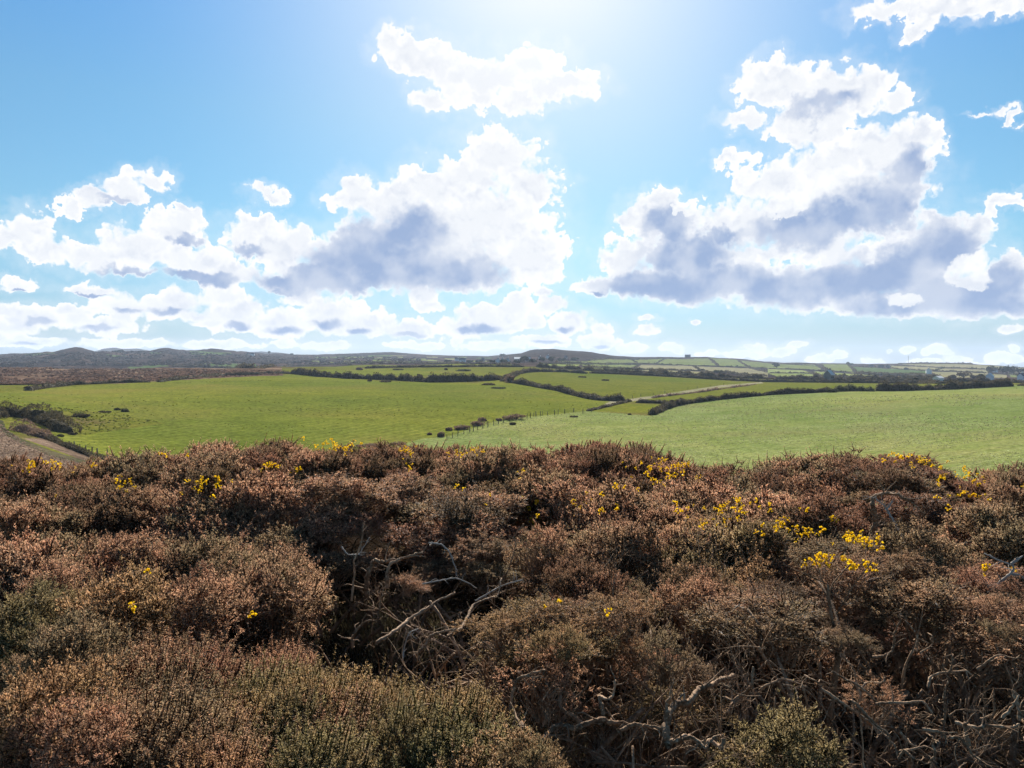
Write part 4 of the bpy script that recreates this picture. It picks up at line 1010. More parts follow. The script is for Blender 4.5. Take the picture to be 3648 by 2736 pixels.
R0 = 0.40
def clump_proto(name, style, seed, far):
    """one rounded head of gorse, radius about R0, centre at the origin; foliage and its twigs share the mesh"""
    rg = np.random.default_rng(seed); parts = []
    k = 1.55 if far else 1.0
    if style in ('tuft', 'tall', 'sparse'):
        # an uneven head: a handful of lobes at different heights, each set with small star-shaped sprays
        nl = {'tuft': 11, 'tall': 9, 'sparse': 8}[style]
        LC = []; LR = []
        for q in range(nl):
            an = q * 2.4 + rg.normal(0, .4); rr_ = R0 * math.sqrt((q + .3) / nl) * rg.uniform(.75, 1.05)
            LC.append((math.cos(an) * rr_, math.sin(an) * rr_, R0 * (.52 - .62 * (rr_ / R0) ** 2) + rg.normal(0, .055))); LR.append(rg.uniform(.10, .19))
        LC = np.array(LC); LR = np.array(LR)
        T = {'tuft': 16, 'tall': 14, 'sparse': 8}[style]; K = 5
        Ns = []; Cs = []
        for c, r_ in zip(LC, LR):
            N = unit(dome_dirs(T, rg, -0.55) + rg.normal(0, .18, (T, 3))); Cq = c + N * (r_ * rg.uniform(.6, 1.1, (T, 1)))
            deep = np.array([np.min(np.linalg.norm(LC - x, axis=1) / LR) for x in Cq]) > 0.55
            Ns.append(N[deep]); Cs.append(Cq[deep])
        N = np.concatenate(Ns); C = np.concatenate(Cs); T = len(N)
        Nr = np.repeat(N, K, 0); Cr = np.repeat(C, K, 0)
        D = unit(unit(Nr + np.array([0, 0, 0.6])) * 0.9 + rg.normal(0, 0.5, (T * K, 3)))
        B = Cr - Nr * 0.04 + rg.normal(0, 0.014, (T * K, 3))
        L = rg.uniform(0.045, 0.105, T * K) * (1.2 if far else 1.0)
        parts.append(shoots(B, D, L, rg, 15 if not far else 11, 0.0235 * k, 0.0070 * k, 0.0036 * k))
        n = 46 if style != 'sparse' else 20          # leading sprigs standing clear of the rest
        q = rg.integers(0, T, n); D = unit(N[q] * .7 + np.array([0, 0, .8]) + rg.normal(0, .3, (n, 3)))
        parts.append(shoots(C[q] - N[q] * .03, D, rg.uniform(.11, .21, n), rg, 30 if not far else 20, 0.023 * k, 0.0068 * k, 0.0045 * k))
        if style == 'tall':
            n = 5; N = dome_dirs(n, rg, 0.3); B = N * R0 * 0.75 * np.array([1, 1, .8]); D = unit(N * 0.55 + np.array([0, 0, 1.0]) + rg.normal(0, .2, (n, 3)))
            parts.append(shoots(B, D, rg.uniform(0.10, 0.24, n) * rg.choice([.8, 1.0, 1.5], n), rg, 50, 0.026 * k, 0.0085 * k, 0.012))
        # inner shade: older dead sprigs under the heads
        n = 170 if style != 'sparse' else 60; N = unit(rg.normal(0, 1, (n, 3))); B = LC[rg.integers(0, nl, n)] * np.array([.9, .9, .8]) + N * rg.uniform(0.0, 0.09, (n, 1)) - np.array([0, 0, .05])
        parts.append(shoots(B, unit(N + rg.normal(0, .5, (n, 3)) + np.array([0, 0, .3])), rg.uniform(.08, .14, n), rg, 12, 0.022 * k, 0.005 * k, 0.003))
    else:                                       # 'spike': long upright shoots over a low green cushion
        n = 140; N = dome_dirs(n, rg, -0.05); B = N * R0 * rg.uniform(0.55, 0.85, (n, 1)) * np.array([1.05, 1.05, .62])
        D = unit(N * 0.35 + np.array([0.18, 0.05, 1.0]) + rg.normal(0, .24, (n, 3)))
        parts.append(shoots(B, D, rg.uniform(0.14, 0.29, n), rg, 44, 0.027, 0.0060, 0.0060, 0.5))
        n = 560; N = dome_dirs(n, rg, -0.3); B = N * R0 * rg.uniform(0.5, 0.95, (n, 1)) * np.array([1.05, 1.05, .62])
        parts.append(shoots(B, unit(N + np.array([0, 0, .7]) + rg.normal(0, .45, (n, 3))), rg.uniform(.06, .12, n), rg, 17, 0.022, 0.0056, 0.0032))
    v, f, a = [], [], []; o = 0
    for pv, pf, pa in parts: v.append(pv); f.append(pf + o); a.append(pa); o += len(pv)
    nf = sum(len(x) for x in f)
    b = MB()
    for q in range(26 if style != 'sparse' else 40):
        N = unit(rg.normal(0, 1, 3)); N[2] = abs(N[2]) * .8 - .1
        e = N * R0 * 0.85 * np.array([1, 1, .82]); s0 = np.array([rg.normal(0, .05), rg.normal(0, .05), -R0 * .9])
        m1 = s0 * .5 + e * .35 + rg.normal(0, .05, 3)
        b.tube([s0, m1, e * .8 + rg.normal(0, .03, 3), e], [.009, .006, .004, .002], 4, False)
    bv = np.concatenate(b.v); bf = np.concatenate(b.f4)
    bf3 = np.concatenate([bf[:, [0, 1, 2]], bf[:, [0, 2, 3]]])
    mats = [GORSE, BARK]
    me = mesh_np(name, np.concatenate(v + [bv]), np.concatenate(f + [bf3 + o]), mats, np.concatenate([np.zeros(nf, int), np.ones(len(bf3), int)]), False,
                 {'along': np.concatenate(a + [np.zeros(len(bv))])})
    return me

PROTO = {}
for st, cnt in (('tuft', 4), ('spike', 3), ('sparse', 2)):
    PROTO[st, 0] = [clump_proto('foliage', st, 40 + 7 * i + len(st), False) for i in range(cnt)]
for st, cnt in (('tuft', 4), ('tall', 3), ('sparse', 2)):
    PROTO[st, 1] = [clump_proto('foliage', st, 140 + 7 * i + len(st), True) for i in range(cnt)]
PROTO['tall', 0] = PROTO['tall', 1]; PROTO['spike', 1] = PROTO['spike', 0]

# branching dead stems
def branch_tree(rg, L, r, levels, d0, wig=0.13, forks=(2, 3)):
    b = MB()
    def grow(p, d, L, r, lev):
        n = 7; pts = [p]; dd = d.copy(); curl = rg.normal(0, wig, 3)
        for i in range(n):
            dd = unit(dd + rg.normal(0, wig * .55, 3) + curl * .45); pts.append(pts[-1] + dd * L / n)
        rr = np.linspace(r, r * .62, n + 1) * (1 + rg.normal(0, .06, n + 1)); b.tube(pts, rr, 6 if r > .008 else 4)
        if lev > 0:
            for k in range(rg.integers(forks[0], forks[1] + 1)):
                i = rg.integers(3, n + 1); nd = unit(dd + rg.normal(0, .65, 3) + np.array([0, 0, .12])); grow(np.array(pts[i]), nd, L * rg.uniform(.45, .8), rr[i] * rg.uniform(.5, .72), lev - 1)
        else:
            for k in range(3):
                i = rg.integers(2, n + 1); nd = unit(dd + rg.normal(0, .9, 3)); q = np.array(pts[i])
                b.tube([q, q + nd * .03 + rg.normal(0, .006, 3), q + nd * rg.uniform(.05, .10)], [rr[i] * .5, rr[i] * .35, .0012], 3)
    grow(np.zeros(3), unit(np.array(d0, float)), L, r, levels)
    return b
BR = []; BRS = []
_rb = np.random.default_rng(77)
for i in range(9):
    BR.append(branch_tree(_rb, _rb.uniform(.42, .64), _rb.uniform(.009, .019), 3, (_rb.normal(0, .5), _rb.normal(0, .5), 1), .12, (2, 4)).mesh('branch', [BARK], True))

for i in range(7):
    BRS.append(branch_tree(_rb, _rb.uniform(.50, .80), _rb.uniform(.010, .024), 2, (_rb.normal(0, .7), _rb.normal(0, .4), 1), .10, (1, 3)).mesh('branch', [BARK], True))

def flower_proto(seed, n=6):
    rg = np.random.default_rng(seed); v = []; f = []; o = 0
    for k in range(n):
        t = k / n; c = np.array([rg.normal(0, .012), rg.normal(0, .012), t * .08]); d = unit(np.array([rg.normal(), rg.normal(), .6]))
        a = unit(np.cross(d, rg.normal(0, 1, 3))); bb = np.cross(d, a); s = rg.uniform(.015, .023); c = c + d * .012
        # standard petal, two wings and a keel
        v += [c, c + a * s + d * s * .9, c + d * s * 1.7 + bb * s * .5, c - a * s + d * s * .9, c + bb * s * .9 + d * s * .3 + a * s * .5, c + bb * s * .9 + d * s * .3 - a * s * .5, c - bb * s * .5 + d * s]
        f += [[o, o + 1, o + 2], [o, o + 2, o + 3], [o, o + 4, o + 1], [o, o + 3, o + 5], [o, o + 5, o + 4], [o, o + 1, o + 6], [o, o + 6, o + 3]]; o += 7
    return mesh_np('flower_spray', np.array(v), np.array(f), [PETAL])
FLW = [flower_proto(300 + i) for i in range(5)]

# height of the gorse canopy below the eye: follows the outline of the bank against the fields
RIM = np.array([vpx(*p) for p in ((-200,1008),(0,1000),(90,1003),(180,1010),(240,1006),(300,994),(385,996),(420,976),(480,964),(560,968),(640,970),(740,974),(830,962),(900,966),(1000,962),(1100,962),(1180,968),(1250,950),(1330,955),(1400,970),(1440,985),(1490,1005),(1560,1012),(1620,1020),(1660,1000),(1720,985),(1800,985),(1880,982),(1960,984),(2020,1010),(2100,1036),(2150,1030),(2212,1000),(2400,990))])
RFAR = 13.6
def canopy(x, y):
    r = np.hypot(x, y); ox = CX + F * (x / np.maximum(y, .3)); rim = np.interp(ox, RIM[:, 0], RIM[:, 1])
    zf = row_to_z(rim + 10, ox, RFAR) - 0.02
    zn = -1.78
    w = np.clip((r - 5.5) / (RFAR - 5.5), 0, 1)
    return zn + (zf - zn) * w * w * (3 - 2 * w)

def canopy_hit(ox, oy, dz=0.0):
    d = ray(ox, oy); h = math.hypot(d[0], d[1]); rs = np.linspace(2.2, 16.5, 900)
    X = d[0] / h * rs; Y = d[1] / h * rs; Zr = d[2] / h * rs; k = np.nonzero(Zr <= canopy(X, Y) + dz)[0]; k = k[0] if len(k) else 899
    return np.array([X[k], Y[k], Zr[k]])

# (x, y, half width, half height) in photo/1.65 units, style, material, colour words
BUSHES = """
60,1012,80,26|tall|d|dark gorse at the left end of the bank's rim with a patch of yellow flowers
175,1014,60,20|tall|b|low brown gorse on the rim where the worn path ends
300,1004,70,22|tuft|b|brown gorse with two small knobbly tops on the rim above the olive hollow
392,1004,48,20|tuft|b|small rounded brown gorse head on the rim left of the long mound
470,982,62,26|tuft|b|smooth dome of brown gorse standing proud on the left part of the rim
562,984,56,26|tuft|d|dark brown gorse between the smooth dome and the flowered rim mound
640,986,50,24|tuft|b|ragged brown gorse left of the flowered rim mound
735,992,64,30|tall|d|dark rim gorse topped by a thick line of yellow flowers
845,984,66,28|tuft|d|dark rim gorse with yellow flowers running down its right edge
912,978,34,18|tall|d|small dark gorse knob rising on the rim beyond the flowered mounds
1000,990,72,26|tall|b|brown gorse with upright pointed shoots and a thin line of flowers on the rim
1130,990,78,26|sparse|b|open twiggy brown gorse under the wire fence's lower end
1292,978,62,30|tall|d|tallest dark crown of upright gorse shoots on the rim
1398,984,48,26|tall|d|narrow dark tuft of upright shoots right of the tallest crown
1450,1014,48,24|tall|b|gorse with scattered yellow flowers right of the dark upright tufts
1556,1022,48,20|sparse|d|lone thin gorse spike standing up from the rim dip
1625,1034,52,20|sparse|b|sparse brown gorse in the dip of the rim
1735,1004,72,26|sparse|b|twiggy flat-topped brown gorse right of the rim dip
1830,1000,52,24|sparse|d|open twiggy gorse with bobble tops above the arched trunk's left
1965,1040,92,62|tall|d|large dark gorse overhanging the arched trunk, flowers along its crest
2088,1056,52,24|tall|d|low gorse thick with yellow flowers near the right edge of the rim
2190,1040,60,30|tall|b|tall brown gorse cut by the photo's right edge on the rim
50,1118,90,40|tuft|b|dark-bellied brown gorse at the left edge below the first flower patch
176,1078,70,30|tuft|d|shadowy gorse under the brightest flower patch of the left end
275,1086,62,28|tuft|b|brown gorse carrying an upright streak of yellow flowers at the left
424,1082,70,30|tuft|b|brown gorse with scattered yellow flowers left of centre
562,1088,80,34|tuft|b|plain brown gorse below the smooth rim dome
735,1094,92,36|tuft|b|broad pinkish-brown gorse mound left of the dark branch hollow
880,1072,72,30|tuft|b|pinkish gorse behind the dark branch hollow with dark clefts
1085,1074,76,30|tuft|b|reddish brown gorse with pale bare stalks below the twiggy rim gorse
1205,1064,64,28|tuft|b|brown gorse left of a dark upright cleft in mid bank
1335,1088,84,32|tuft|b|brown gorse under the tallest rim crown with flowers on its top
1485,1094,78,32|tuft|b|brown gorse speckled by small yellow flowers in mid bank
1640,1108,76,32|tuft|b|brown gorse between the rim dip and the flower-strewn slope
1770,1122,70,30|tuft|d|dark gorse just left of the arched trunk
2120,1150,72,40|tuft|b|brown gorse right of the dark hollow with the arched trunk
80,1216,104,46|tuft|b|wide rusty brown gorse at the left edge in mid bank
270,1192,100,42|tuft|b|soft brown gorse left of the shadow streaks
450,1198,96,42|tuft|b|brown gorse with long dark shadow streaks below it
606,1238,78,48|tuft|b|rounded brown mound at the left lip of the dark branch hollow
1000,1136,82,36|tuft|b|pink-brown gorse above the dark branch hollow
1190,1196,84,40|sparse|b|twiggy brown gorse at the right lip of the dark branch hollow
1352,1176,86,40|tuft|b|bushy brown gorse with a dark hole in its right side
1500,1160,84,36|tuft|g|greenish gorse with yellow flowers right of the brown mid-bank mounds
1640,1170,74,34|tuft|g|gorse thickly dotted by yellow flowers on the right slope
1790,1206,86,38|tuft|b|brown gorse with four bright yellow flower clumps low on the right
1965,1222,96,42|tuft|b|brown gorse below the dark hollow with the arched trunk
2120,1262,90,44|tuft|b|brown gorse beside the white forked dead wood at the right
880,1262,40,24|tuft|b|small brown gorse tuft alone in the dark branch hollow
80,1336,104,48|tuft|o|olive brown gorse at the left edge above the spiky beds
250,1316,96,44|tuft|o|brown and green gorse around a mossy green patch at the left
424,1300,84,42|tuft|b|reddish gorse with two tiny yellow flowers above the spiky bed
1238,1290,80,46|tuft|d|dark shaggy gorse ball in the middle of the bank
1165,1370,112,56|tuft|o|big olive dome with two yellow flowers in the lower middle
1372,1388,70,44|tuft|o|round olive-brown gorse ball over a bare stem
1500,1254,84,42|tuft|b|brown gorse right of the dark shaggy ball
1650,1340,112,70|tuft|b|large pink-topped gorse mound with an olive belly at lower right
1850,1272,84,44|tuft|b|pinkish brown gorse right of the large pink-topped mound
2010,1320,92,46|tuft|b|red-brown gorse above the tangle of bare branches
2150,1360,76,48|tuft|b|brown gorse overhanging the bare tangle at the right edge
1208,1452,48,30|tuft|o|small brown gorse ball on a curved stem at lower centre
1436,1476,38,26|tuft|b|tiny reddish gorse tuft among thick bare limbs
1775,1372,40,22|tuft|b|small pale brown sprig alone over the bare tangle
1830,1420,60,22|tuft|b|flat brown sprig in the bare tangle
2175,1420,56,36|tuft|b|brown sprig hanging at the right edge over bare branches
1890,1525,40,26|sparse|b|thin reddish sprig low in the bare tangle
160,1452,110,46|tuft|b|low brown gorse bed at the left edge of the spiky gorse
345,1432,120,46|spike|b|reddish spiky gorse bed at lower left
60,1556,104,50|tuft|o|brown and yellow-green gorse at the lower left edge
230,1556,104,48|spike|b|spiky brown gorse around a dark pit at lower left
450,1550,120,50|spike|b|dense spiky gorse bed of pale-tipped shoots at lower left
650,1496,112,50|spike|g|spiky gorse of upright dark green shoots left of centre
850,1500,104,50|spike|g|green spiky gorse bed just below the dark branch hollow
960,1590,90,46|spike|g|low spiky gorse sloping into the lower middle hollow
700,1616,130,50|spike|g|bright green spiky gorse at the bottom edge left of centre
440,1648,130,36|spike|o|spiky brown-green gorse along the bottom edge at left
150,1640,120,40|tuft|b|rusty gorse in the bottom left corner
1700,1592,150,70|tuft|o|big olive star-tufted gorse at the bottom right of centre
1140,1646,90,26|tuft|g|low green gorse growth at the bottom edge in the middle
"""
GAPS = [[vpx(*p) for p in g] for g in (
    ((690,1180),(760,1150),(860,1160),(980,1180),(1090,1200),(1120,1250),(1080,1330),(1030,1400),(930,1420),(800,1400),(700,1370),(660,1330),(700,1260)),
    ((1010,1400),(1060,1450),(1130,1480),(1260,1500),(1330,1440),(1480,1450),(1560,1420),(1700,1430),(1790,1340),(1880,1300),(2010,1350),(2090,1390),(2300,1440),(2300,1720),(1930,1720),(1850,1590),(1760,1520),(1620,1520),(1540,1580),(1520,1720),(1260,1720),(1220,1600),(1120,1600),(1060,1540)),
    ((1862,1110),(1920,1085),(2010,1085),(2055,1125),(2050,1205),(1900,1212),(1862,1180)),
    ((2040,1180),(2230,1190),(2230,1250),(2080,1240)))]
KINDC = {'b': (0, 0, 0, 1), 'd': (1, 0, 0, 1), 'g': (.1, .55, 0, 1), 'o': (0, 0, 1, 1)}
bush = []
for ln in BUSHES.strip().splitlines():
    a, st, mk, lab = ln.split('|'); x, y, hw, hh = map(float, a.split(','))
    ox, oy = vpx(x, y); bush.append(dict(ox=ox, oy=oy, hw=hw * V, hh=hh * V, st=st, mk=mk, lab=lab, clumps=[]))

# heads of gorse packed over the bank, each given to the bush it grows on
rgc = np.random.default_rng(21)
cand = []
for r in np.arange(2.75, 14.4, 0.43):
    wid = r * 0.80 + 0.7
    for x in np.arange(-wid, wid, 0.47):
        X = x + rgc.uniform(-.12, .12) + (0.23 if int(r / .43) % 2 else 0); Y = math.sqrt(max(.1, r * r - 0 * x * x)) + rgc.uniform(-.12, .12)
        cand.append((X, Y))
for r in np.arange(2.75, 5.0, 0.37):          # the near beds are closer grown
    for x in np.arange(-r * .8 - .5, .5, 0.40): cand.append((x + rgc.uniform(-.1, .1), r + rgc.uniform(-.1, .1)))
for (x, y, hw, hh) in [(b['ox'], b['oy'], b['hw'], b['hh']) for b in bush]:
    p = canopy_hit(x, y); cand.append((p[0], p[1]))
heads = []
_big = [k for k, b in enumerate(bush) if 'overhanging the arched' in b['lab']][0]
for X_ in np.linspace(5.2, 7.6, 6):           # its low skirts at the back of the hollow
    for Y_ in (11.2, 12.0): heads.append((X_, Y_, float(canopy(np.array(X_), np.array(Y_))) - rgc.uniform(.5, .9), .42, _big, math.hypot(X_, Y_))); bush[_big]['clumps'].append(len(heads) - 1)
BO = np.array([(b['ox'], b['oy'], b['hw'], b['hh']) for b in bush])
for q, (X, Y) in enumerate(cand):
    forced = q >= len(cand) - len(bush)
    r = math.hypot(X, Y)
    if r > 14.4 or r < 2.7: continue
    zc = float(canopy(np.array(X), np.array(Y)))
    px, py = project(np.array([X, Y, zc + 0.02])); px, py = float(px), float(py)
    qx, qy = project(np.array([X, Y, zc + 0.13])); ing = any(inpoly(np.array([px, float(qx)]), np.array([py, float(qy)]), g).any() for g in GAPS)
    dd = np.hypot((BO[:, 0] - px) / BO[:, 2], (BO[:, 1] - py) / BO[:, 3]); k = int(np.argmin(dd)); d = dd[k]
    if ing and not forced and d > 0.4: continue
    b = bush[k]
    R = rgc.uniform(0.25, 0.46) if not forced else 0.42
    if not forced and r < 5.2: R = min(R, rgc.uniform(.24, .34))
    if forced: R = float(np.clip(b['hw'] * r / F * 0.85, 0.16, 0.50))
    elif d > 1.25: R *= 0.85
    dome = 0.18 * max(0.0, 1 - d * d) - 0.36 * min(1.0, max(0.0, d - 0.7))
    z = zc - R * 0.82 * (1.0 if b['st'] != 'spike' else 0.95) + dome + rgc.normal(0, .085)
    if b['st'] == 'spike': z = zc - R * .72 - 0.12 * min(1.0, max(0.0, d - .8)) + rgc.normal(0, .035)
    if r > 12.3: z = min(max(z, zc - R * 0.95), zc - R * 0.7 + 0.04)
    heads.append((X, Y, z, R, k, r)); b['clumps'].append(len(heads) - 1)

for bi, b in enumerate(bush):
    if not b['clumps']: print('EMPTY BUSH', b['lab']); continue
    hs = [heads[i] for i in b['clumps']]
    cx, cy = np.mean([h[0] for h in hs]), np.mean([h[1] for h in hs])
    gz = float(ground_z(np.array(cx), np.array(cy)))
    root = empty('gorse_bush', (cx, cy, gz), b['lab'], 'gorse bush', 'gorse bushes on the bank')
    b['root'] = root; base = np.array([cx, cy, gz])
    for n_, (X, Y, z, R, k, r) in enumerate(hs):
        far = 1 if r > 7.6 else 0
        st = b['st']; px, py = project(np.array([X, Y, z - .15])); lip = r > 4.4 and any(inpoly(np.array([float(px)] * 3) + np.array([-60, 0, 60]), np.array([float(py)] * 3) + np.array([50, 120, 50]), g).any() for g in GAPS[:3])
        if rgc.uniform() < 0.12 and st == 'tuft': st = 'sparse' if rgc.uniform() < .6 else 'tall'
        me = PROTO[st, far][rgc.integers(0, len(PROTO[st, far]))]
        o = link('foliage', me, root, np.array([X, Y, z]) - base)
        s = R / R0; sq = rgc.uniform(.85, 1.15)
        if st == 'tall': s *= 0.9
        o.scale = (s * sq, s / sq, s * (rgc.uniform(.85, 1.1) if not lip else .55))
        if lip: o.location.z += R * .36; o.rotation_euler = (rgc.normal(0, .18), rgc.normal(0, .18), rgc.uniform(0, 6.28) if st != 'spike' else rgc.normal(0, .5))
        mk = b['mk']; u = rgc.uniform()
        if u < 0.12: mk = 'd' if mk == 'b' else 'b'
        o.color = KINDC[mk] if st != 'spike' or mk != 'g' else (0, 1, 0, 1)
    # stems carrying the heads
    for n_ in range(min(24, (2 if b['ox'] < 1650 or b['oy'] < 1800 else 6) + int(len(hs) * (.5 if b['ox'] < 1650 or b['oy'] < 1800 else 1.7)))):
        X, Y, z, R, k, r = hs[rgc.integers(0, len(hs))]
        o = link('branch', (BR + BRS + BRS)[rgc.integers(0, 23)], root, np.array([X + rgc.normal(0, .15), Y - rgc.uniform(0, .3), float(ground_z(np.array(X), np.array(Y))) + (rgc.uniform(.0, .25) if b['ox'] < 1650 else rgc.uniform(.0, .5))]) - base)
        s = rgc.uniform(.85, 1.25); o.scale = (s, s, s); o.rotation_euler = (rgc.normal(0, .25), rgc.normal(0, .25), rgc.uniform(0, 6.28))

HC = np.array([h[:3] for h in heads]); HR = np.array([h[3] for h in heads])
def head_hit(ox, oy):
    d = unit(ray(ox, oy)); b_ = HC @ d; cc = (HC ** 2).sum(1) - (HR * .95) ** 2; disc = b_ * b_ - cc
    t = np.where(disc > 0, b_ - np.sqrt(np.maximum(disc, 0)), 1e9); k = int(np.argmin(t))
    if t[k] > 1e8: k = int(np.argmin(np.linalg.norm(HC - np.outer(b_, d), axis=1) - HR)); return d * b_[k], k
    return d * t[k], k

# yellow flowers, patch by patch: x, y, spread x, spread y, how many
FLOWERS = """85,1022,32,9,16 155,1022,6,4,2 205,1022,6,4,2 262,1060,8,14,9 290,1058,10,5,3 400,1000,8,3,2 435,1062,26,14,18 345,998,6,3,2
715,974,26,6,13 745,980,16,11,16 690,972,12,3,4 880,998,8,16,12 875,985,6,5,4 590,1020,25,6,8 640,1026,20,4,5 460,1050,12,8,5 985,988,28,6,9 1040,984,8,8,4
1000,1078,8,5,2 1120,1095,40,10,7 1155,1124,12,8,4 1250,1090,22,8,5 1300,1105,24,10,8 1400,1020,34,14,20 1440,1024,16,12,10 1462,1018,10,6,6 1410,1052,26,10,7
1550,1135,40,16,11 1600,1122,36,12,8 1640,1150,44,22,12 1690,1130,26,10,6 1560,1118,24,8,6 1710,1156,20,8,7 1740,1172,24,6,7 1790,1135,10,5,4 1830,1190,30,10,8 1862,1186,18,10,8 1880,1196,10,8,6 1775,1232,14,6,9 1790,1240,12,5,6 1822,1240,6,6,4 1845,1248,14,6,4 1868,1252,5,6,3
1935,1002,16,5,7 1960,1008,20,7,9 2010,1015,14,6,6 2075,1062,44,22,20 2065,1042,24,6,8 2100,1040,16,6,6 2085,1080,22,10,8 2030,1022,8,8,4
1175,1334,6,4,2 1200,1330,4,3,1 1322,1343,3,3,1 290,1330,6,4,2 530,1340,4,3,1 305,1262,3,3,1 2120,1256,8,6,3 2180,1246,4,6,2 1500,1040,10,5,3 1120,1035,16,4,4 1590,1105,20,6,5 1480,1110,20,8,5 1340,1070,16,6,4 560,1016,12,4,3 120,1088,10,4,1"""
rgf = np.random.default_rng(5)
for w in FLOWERS.split():
    x, y, sx, sy, n = map(float, w.split(',')); x0, y0 = vpx(x, y)
    for k in range(int(n * 1.0 + .5)):
        P, hk = head_hit(x0 + rgf.normal(0, sx * V * 1.0), y0 + rgf.normal(0, sy * V * .9))
        rt = bush[heads[hk][4]]['root']; n_ = unit(P - HC[hk])
        P = P + n_ * 0.07 - unit(P) * 0.03 + np.array([0, 0, .02])
        o = link('flower_spray', FLW[rgf.integers(0, 5)], rt, P - np.array(rt.location))
        dist = np.linalg.norm(P); s = rgf.uniform(.30, .8) * (0.66 + 0.038 * dist); o.scale = (s, s, s)
        o.rotation_euler = (rgf.normal(0, .6), rgf.normal(0, .6), rgf.uniform(0, 6.28))
# ------------------------------------------------------------------ bare limbs, dead wood and litter
def at_depth(ox, oy, r):
    d = ray(ox, oy); return d / math.hypot(d[0], d[1]) * r
def limb(name, img, label, wpx, r, mat=BARK, sub=(), cat='branch', taper=0.55, tilt=0.0, zmin=True):
    """a bare limb through photo pixels at ground distance r (list or number); wpx: thickness in photo pixels at the foot"""
    n = len(img); rr = np.broadcast_to(np.asarray(r, float), (n,)) if not isinstance(r, (list, tuple)) else np.interp(np.linspace(0, 1, n), np.linspace(0, 1, len(r)), r)
    K = np.array([at_depth(x, y, q) for (x, y), q in zip(img, rr)])
    K = K + np.random.default_rng(int(img[0][0])).normal(0, .016, K.shape) * np.array([.4, 1.3, .4])
    # Catmull-Rom through the points
    P = []
    for i in range(n - 1):
        p0, p1, p2, p3 = K[max(i - 1, 0)], K[i], K[i + 1], K[min(i + 2, n - 1)]
        for t in np.linspace(0, 1, 7, endpoint=False):
            P.append(0.5 * ((2 * p1) + (-p0 + p2) * t + (2 * p0 - 5 * p1 + 4 * p2 - p3) * t * t + (-p0 + 3 * p1 - 3 * p2 + p3) * t ** 3))
    P.append(K[-1]); P = np.array(P); m = len(P)
    lin = np.concatenate([K[i] + (K[i + 1] - K[i]) * np.linspace(0, 1, 7, endpoint=False)[:, None] for i in range(n - 1)] + [K[-1:]]); P = .5 * P + .5 * lin
    rg = np.random.default_rng(int(abs(img[0][0] * 7 + img[0][1]))); dist = float(np.mean(rr)); R0_ = wpx * dist / F / 2 * .66
    P = P + rg.normal(0, R0_ * .16, P.shape) + .006 * np.stack([fbm(P, .16, 3, 2), fbm(P, .16, 5, 2), fbm(P, .16, 7, 2)], -1)
    R = np.linspace(R0_, R0_ * taper, m) * (1 + rg.normal(0, .13, m))
    root = empty(name, P[0], label, cat)
    b = MB(); b.tube(P - P[0], R, 9); link('stem', b.mesh('stem', [mat], True), root)
    for k in range(max(3, m // 5)):          # side twigs
        i = rg.integers(2, m); T = unit(P[min(i + 1, m - 1)] - P[i - 1]); nd = unit(T * .6 + rg.normal(0, .8, 3)); L = rg.uniform(2.5, 8) * R0_ + .04
        pts = [P[i] - P[0]]
        for q in range(5): nd = unit(nd + rg.normal(0, .25, 3)); pts.append(pts[-1] + nd * L / 5)
        b = MB(); b.tube(pts, np.linspace(R[i] * .45, .0015, 6), 5); link('twig', b.mesh('twig', [mat], True), root)
    for s_img, s_w in sub:
        Kp = [at_depth(x, y, dist) - P[0] for x, y in s_img]; Kp, _ = resample(np.array(Kp), .05); Kp = Kp + rg.normal(0, .004, Kp.shape)
        b = MB(); b.tube(Kp, np.linspace(s_w * dist / F / 2, s_w * dist / F / 5, len(Kp)), 6); link('fork', b.mesh('fork', [mat], True), root)
    return root
def BZ(x, y): return 2432 + x / 1.8191, 1560 + y / 1.8191      # right middle detail
def CZ(x, y): return 2432 + x / 1.8191, 2100 + y / 1.8191      # right bottom detail
def DZ(x, y): return 1216 + x / 1.8191, 2100 + y / 1.8191      # centre bottom detail
def EZ(x, y): return 1216 + x / 1.8191, 1560 + y / 1.8191      # centre middle detail
def L_(f, *pts): return [f(*p) for p in pts]
limb('arched_trunk', L_(BZ, (1215,650),(1238,560),(1240,490),(1222,440),(1250,385),(1310,360),(1380,365),(1430,392),(1480,412)), 'thick bare trunk bent into an arch in the dark hollow at the right', 30, 7.9, taper=.4, cat='trunk')
limb('dead_branch', L_(BZ, (1440,690),(1425,640),(1385,580),(1350,520),(1322,465),(1300,438),(1255,395),(1248,375)), 'white bleached dead branch standing under the arched trunk', 14, 7.8, SILVER, [(L_(BZ, (1322,465),(1345,438),(1358,405)), 8)], taper=.35)
limb('dead_branch', L_(BZ, (2030,960),(2090,890),(2140,850),(2130,820),(2040,790),(1965,758)), 'white forked dead branch sticking up at the right edge', 14, 6.9, SILVER, [(L_(BZ, (2130,820),(2170,785),(2200,770)), 10), (L_(BZ, (2120,880),(2170,890),(2230,920)), 9)], taper=.4)
limb('dead_branch', L_(EZ, (520,950),(600,935),(740,912),(820,940),(880,990)), 'pale thin branch arching over the dark centre hollow', 8, 5.7, SILVER)
limb('limb', L_(DZ, (240,330),(330,270),(430,210),(540,130),(620,70),(740,10)), 'long grey limb slanting up to the right across the centre hollow', 22, [5.0, 5.6], taper=.5)
limb('limb', L_(DZ, (80,380),(95,300),(110,240),(160,200),(230,190),(270,60),(300,20)), 'pale bent stem rising at the left of the centre hollow', 16, 5.2, taper=.5)
limb('limb', L_(DZ, (700,300),(770,240),(810,190),(850,110),(920,60),(1010,20),(1030,-60)), 'pale limb curving up right of the centre hollow', 20, [5.0, 5.8], taper=.45)
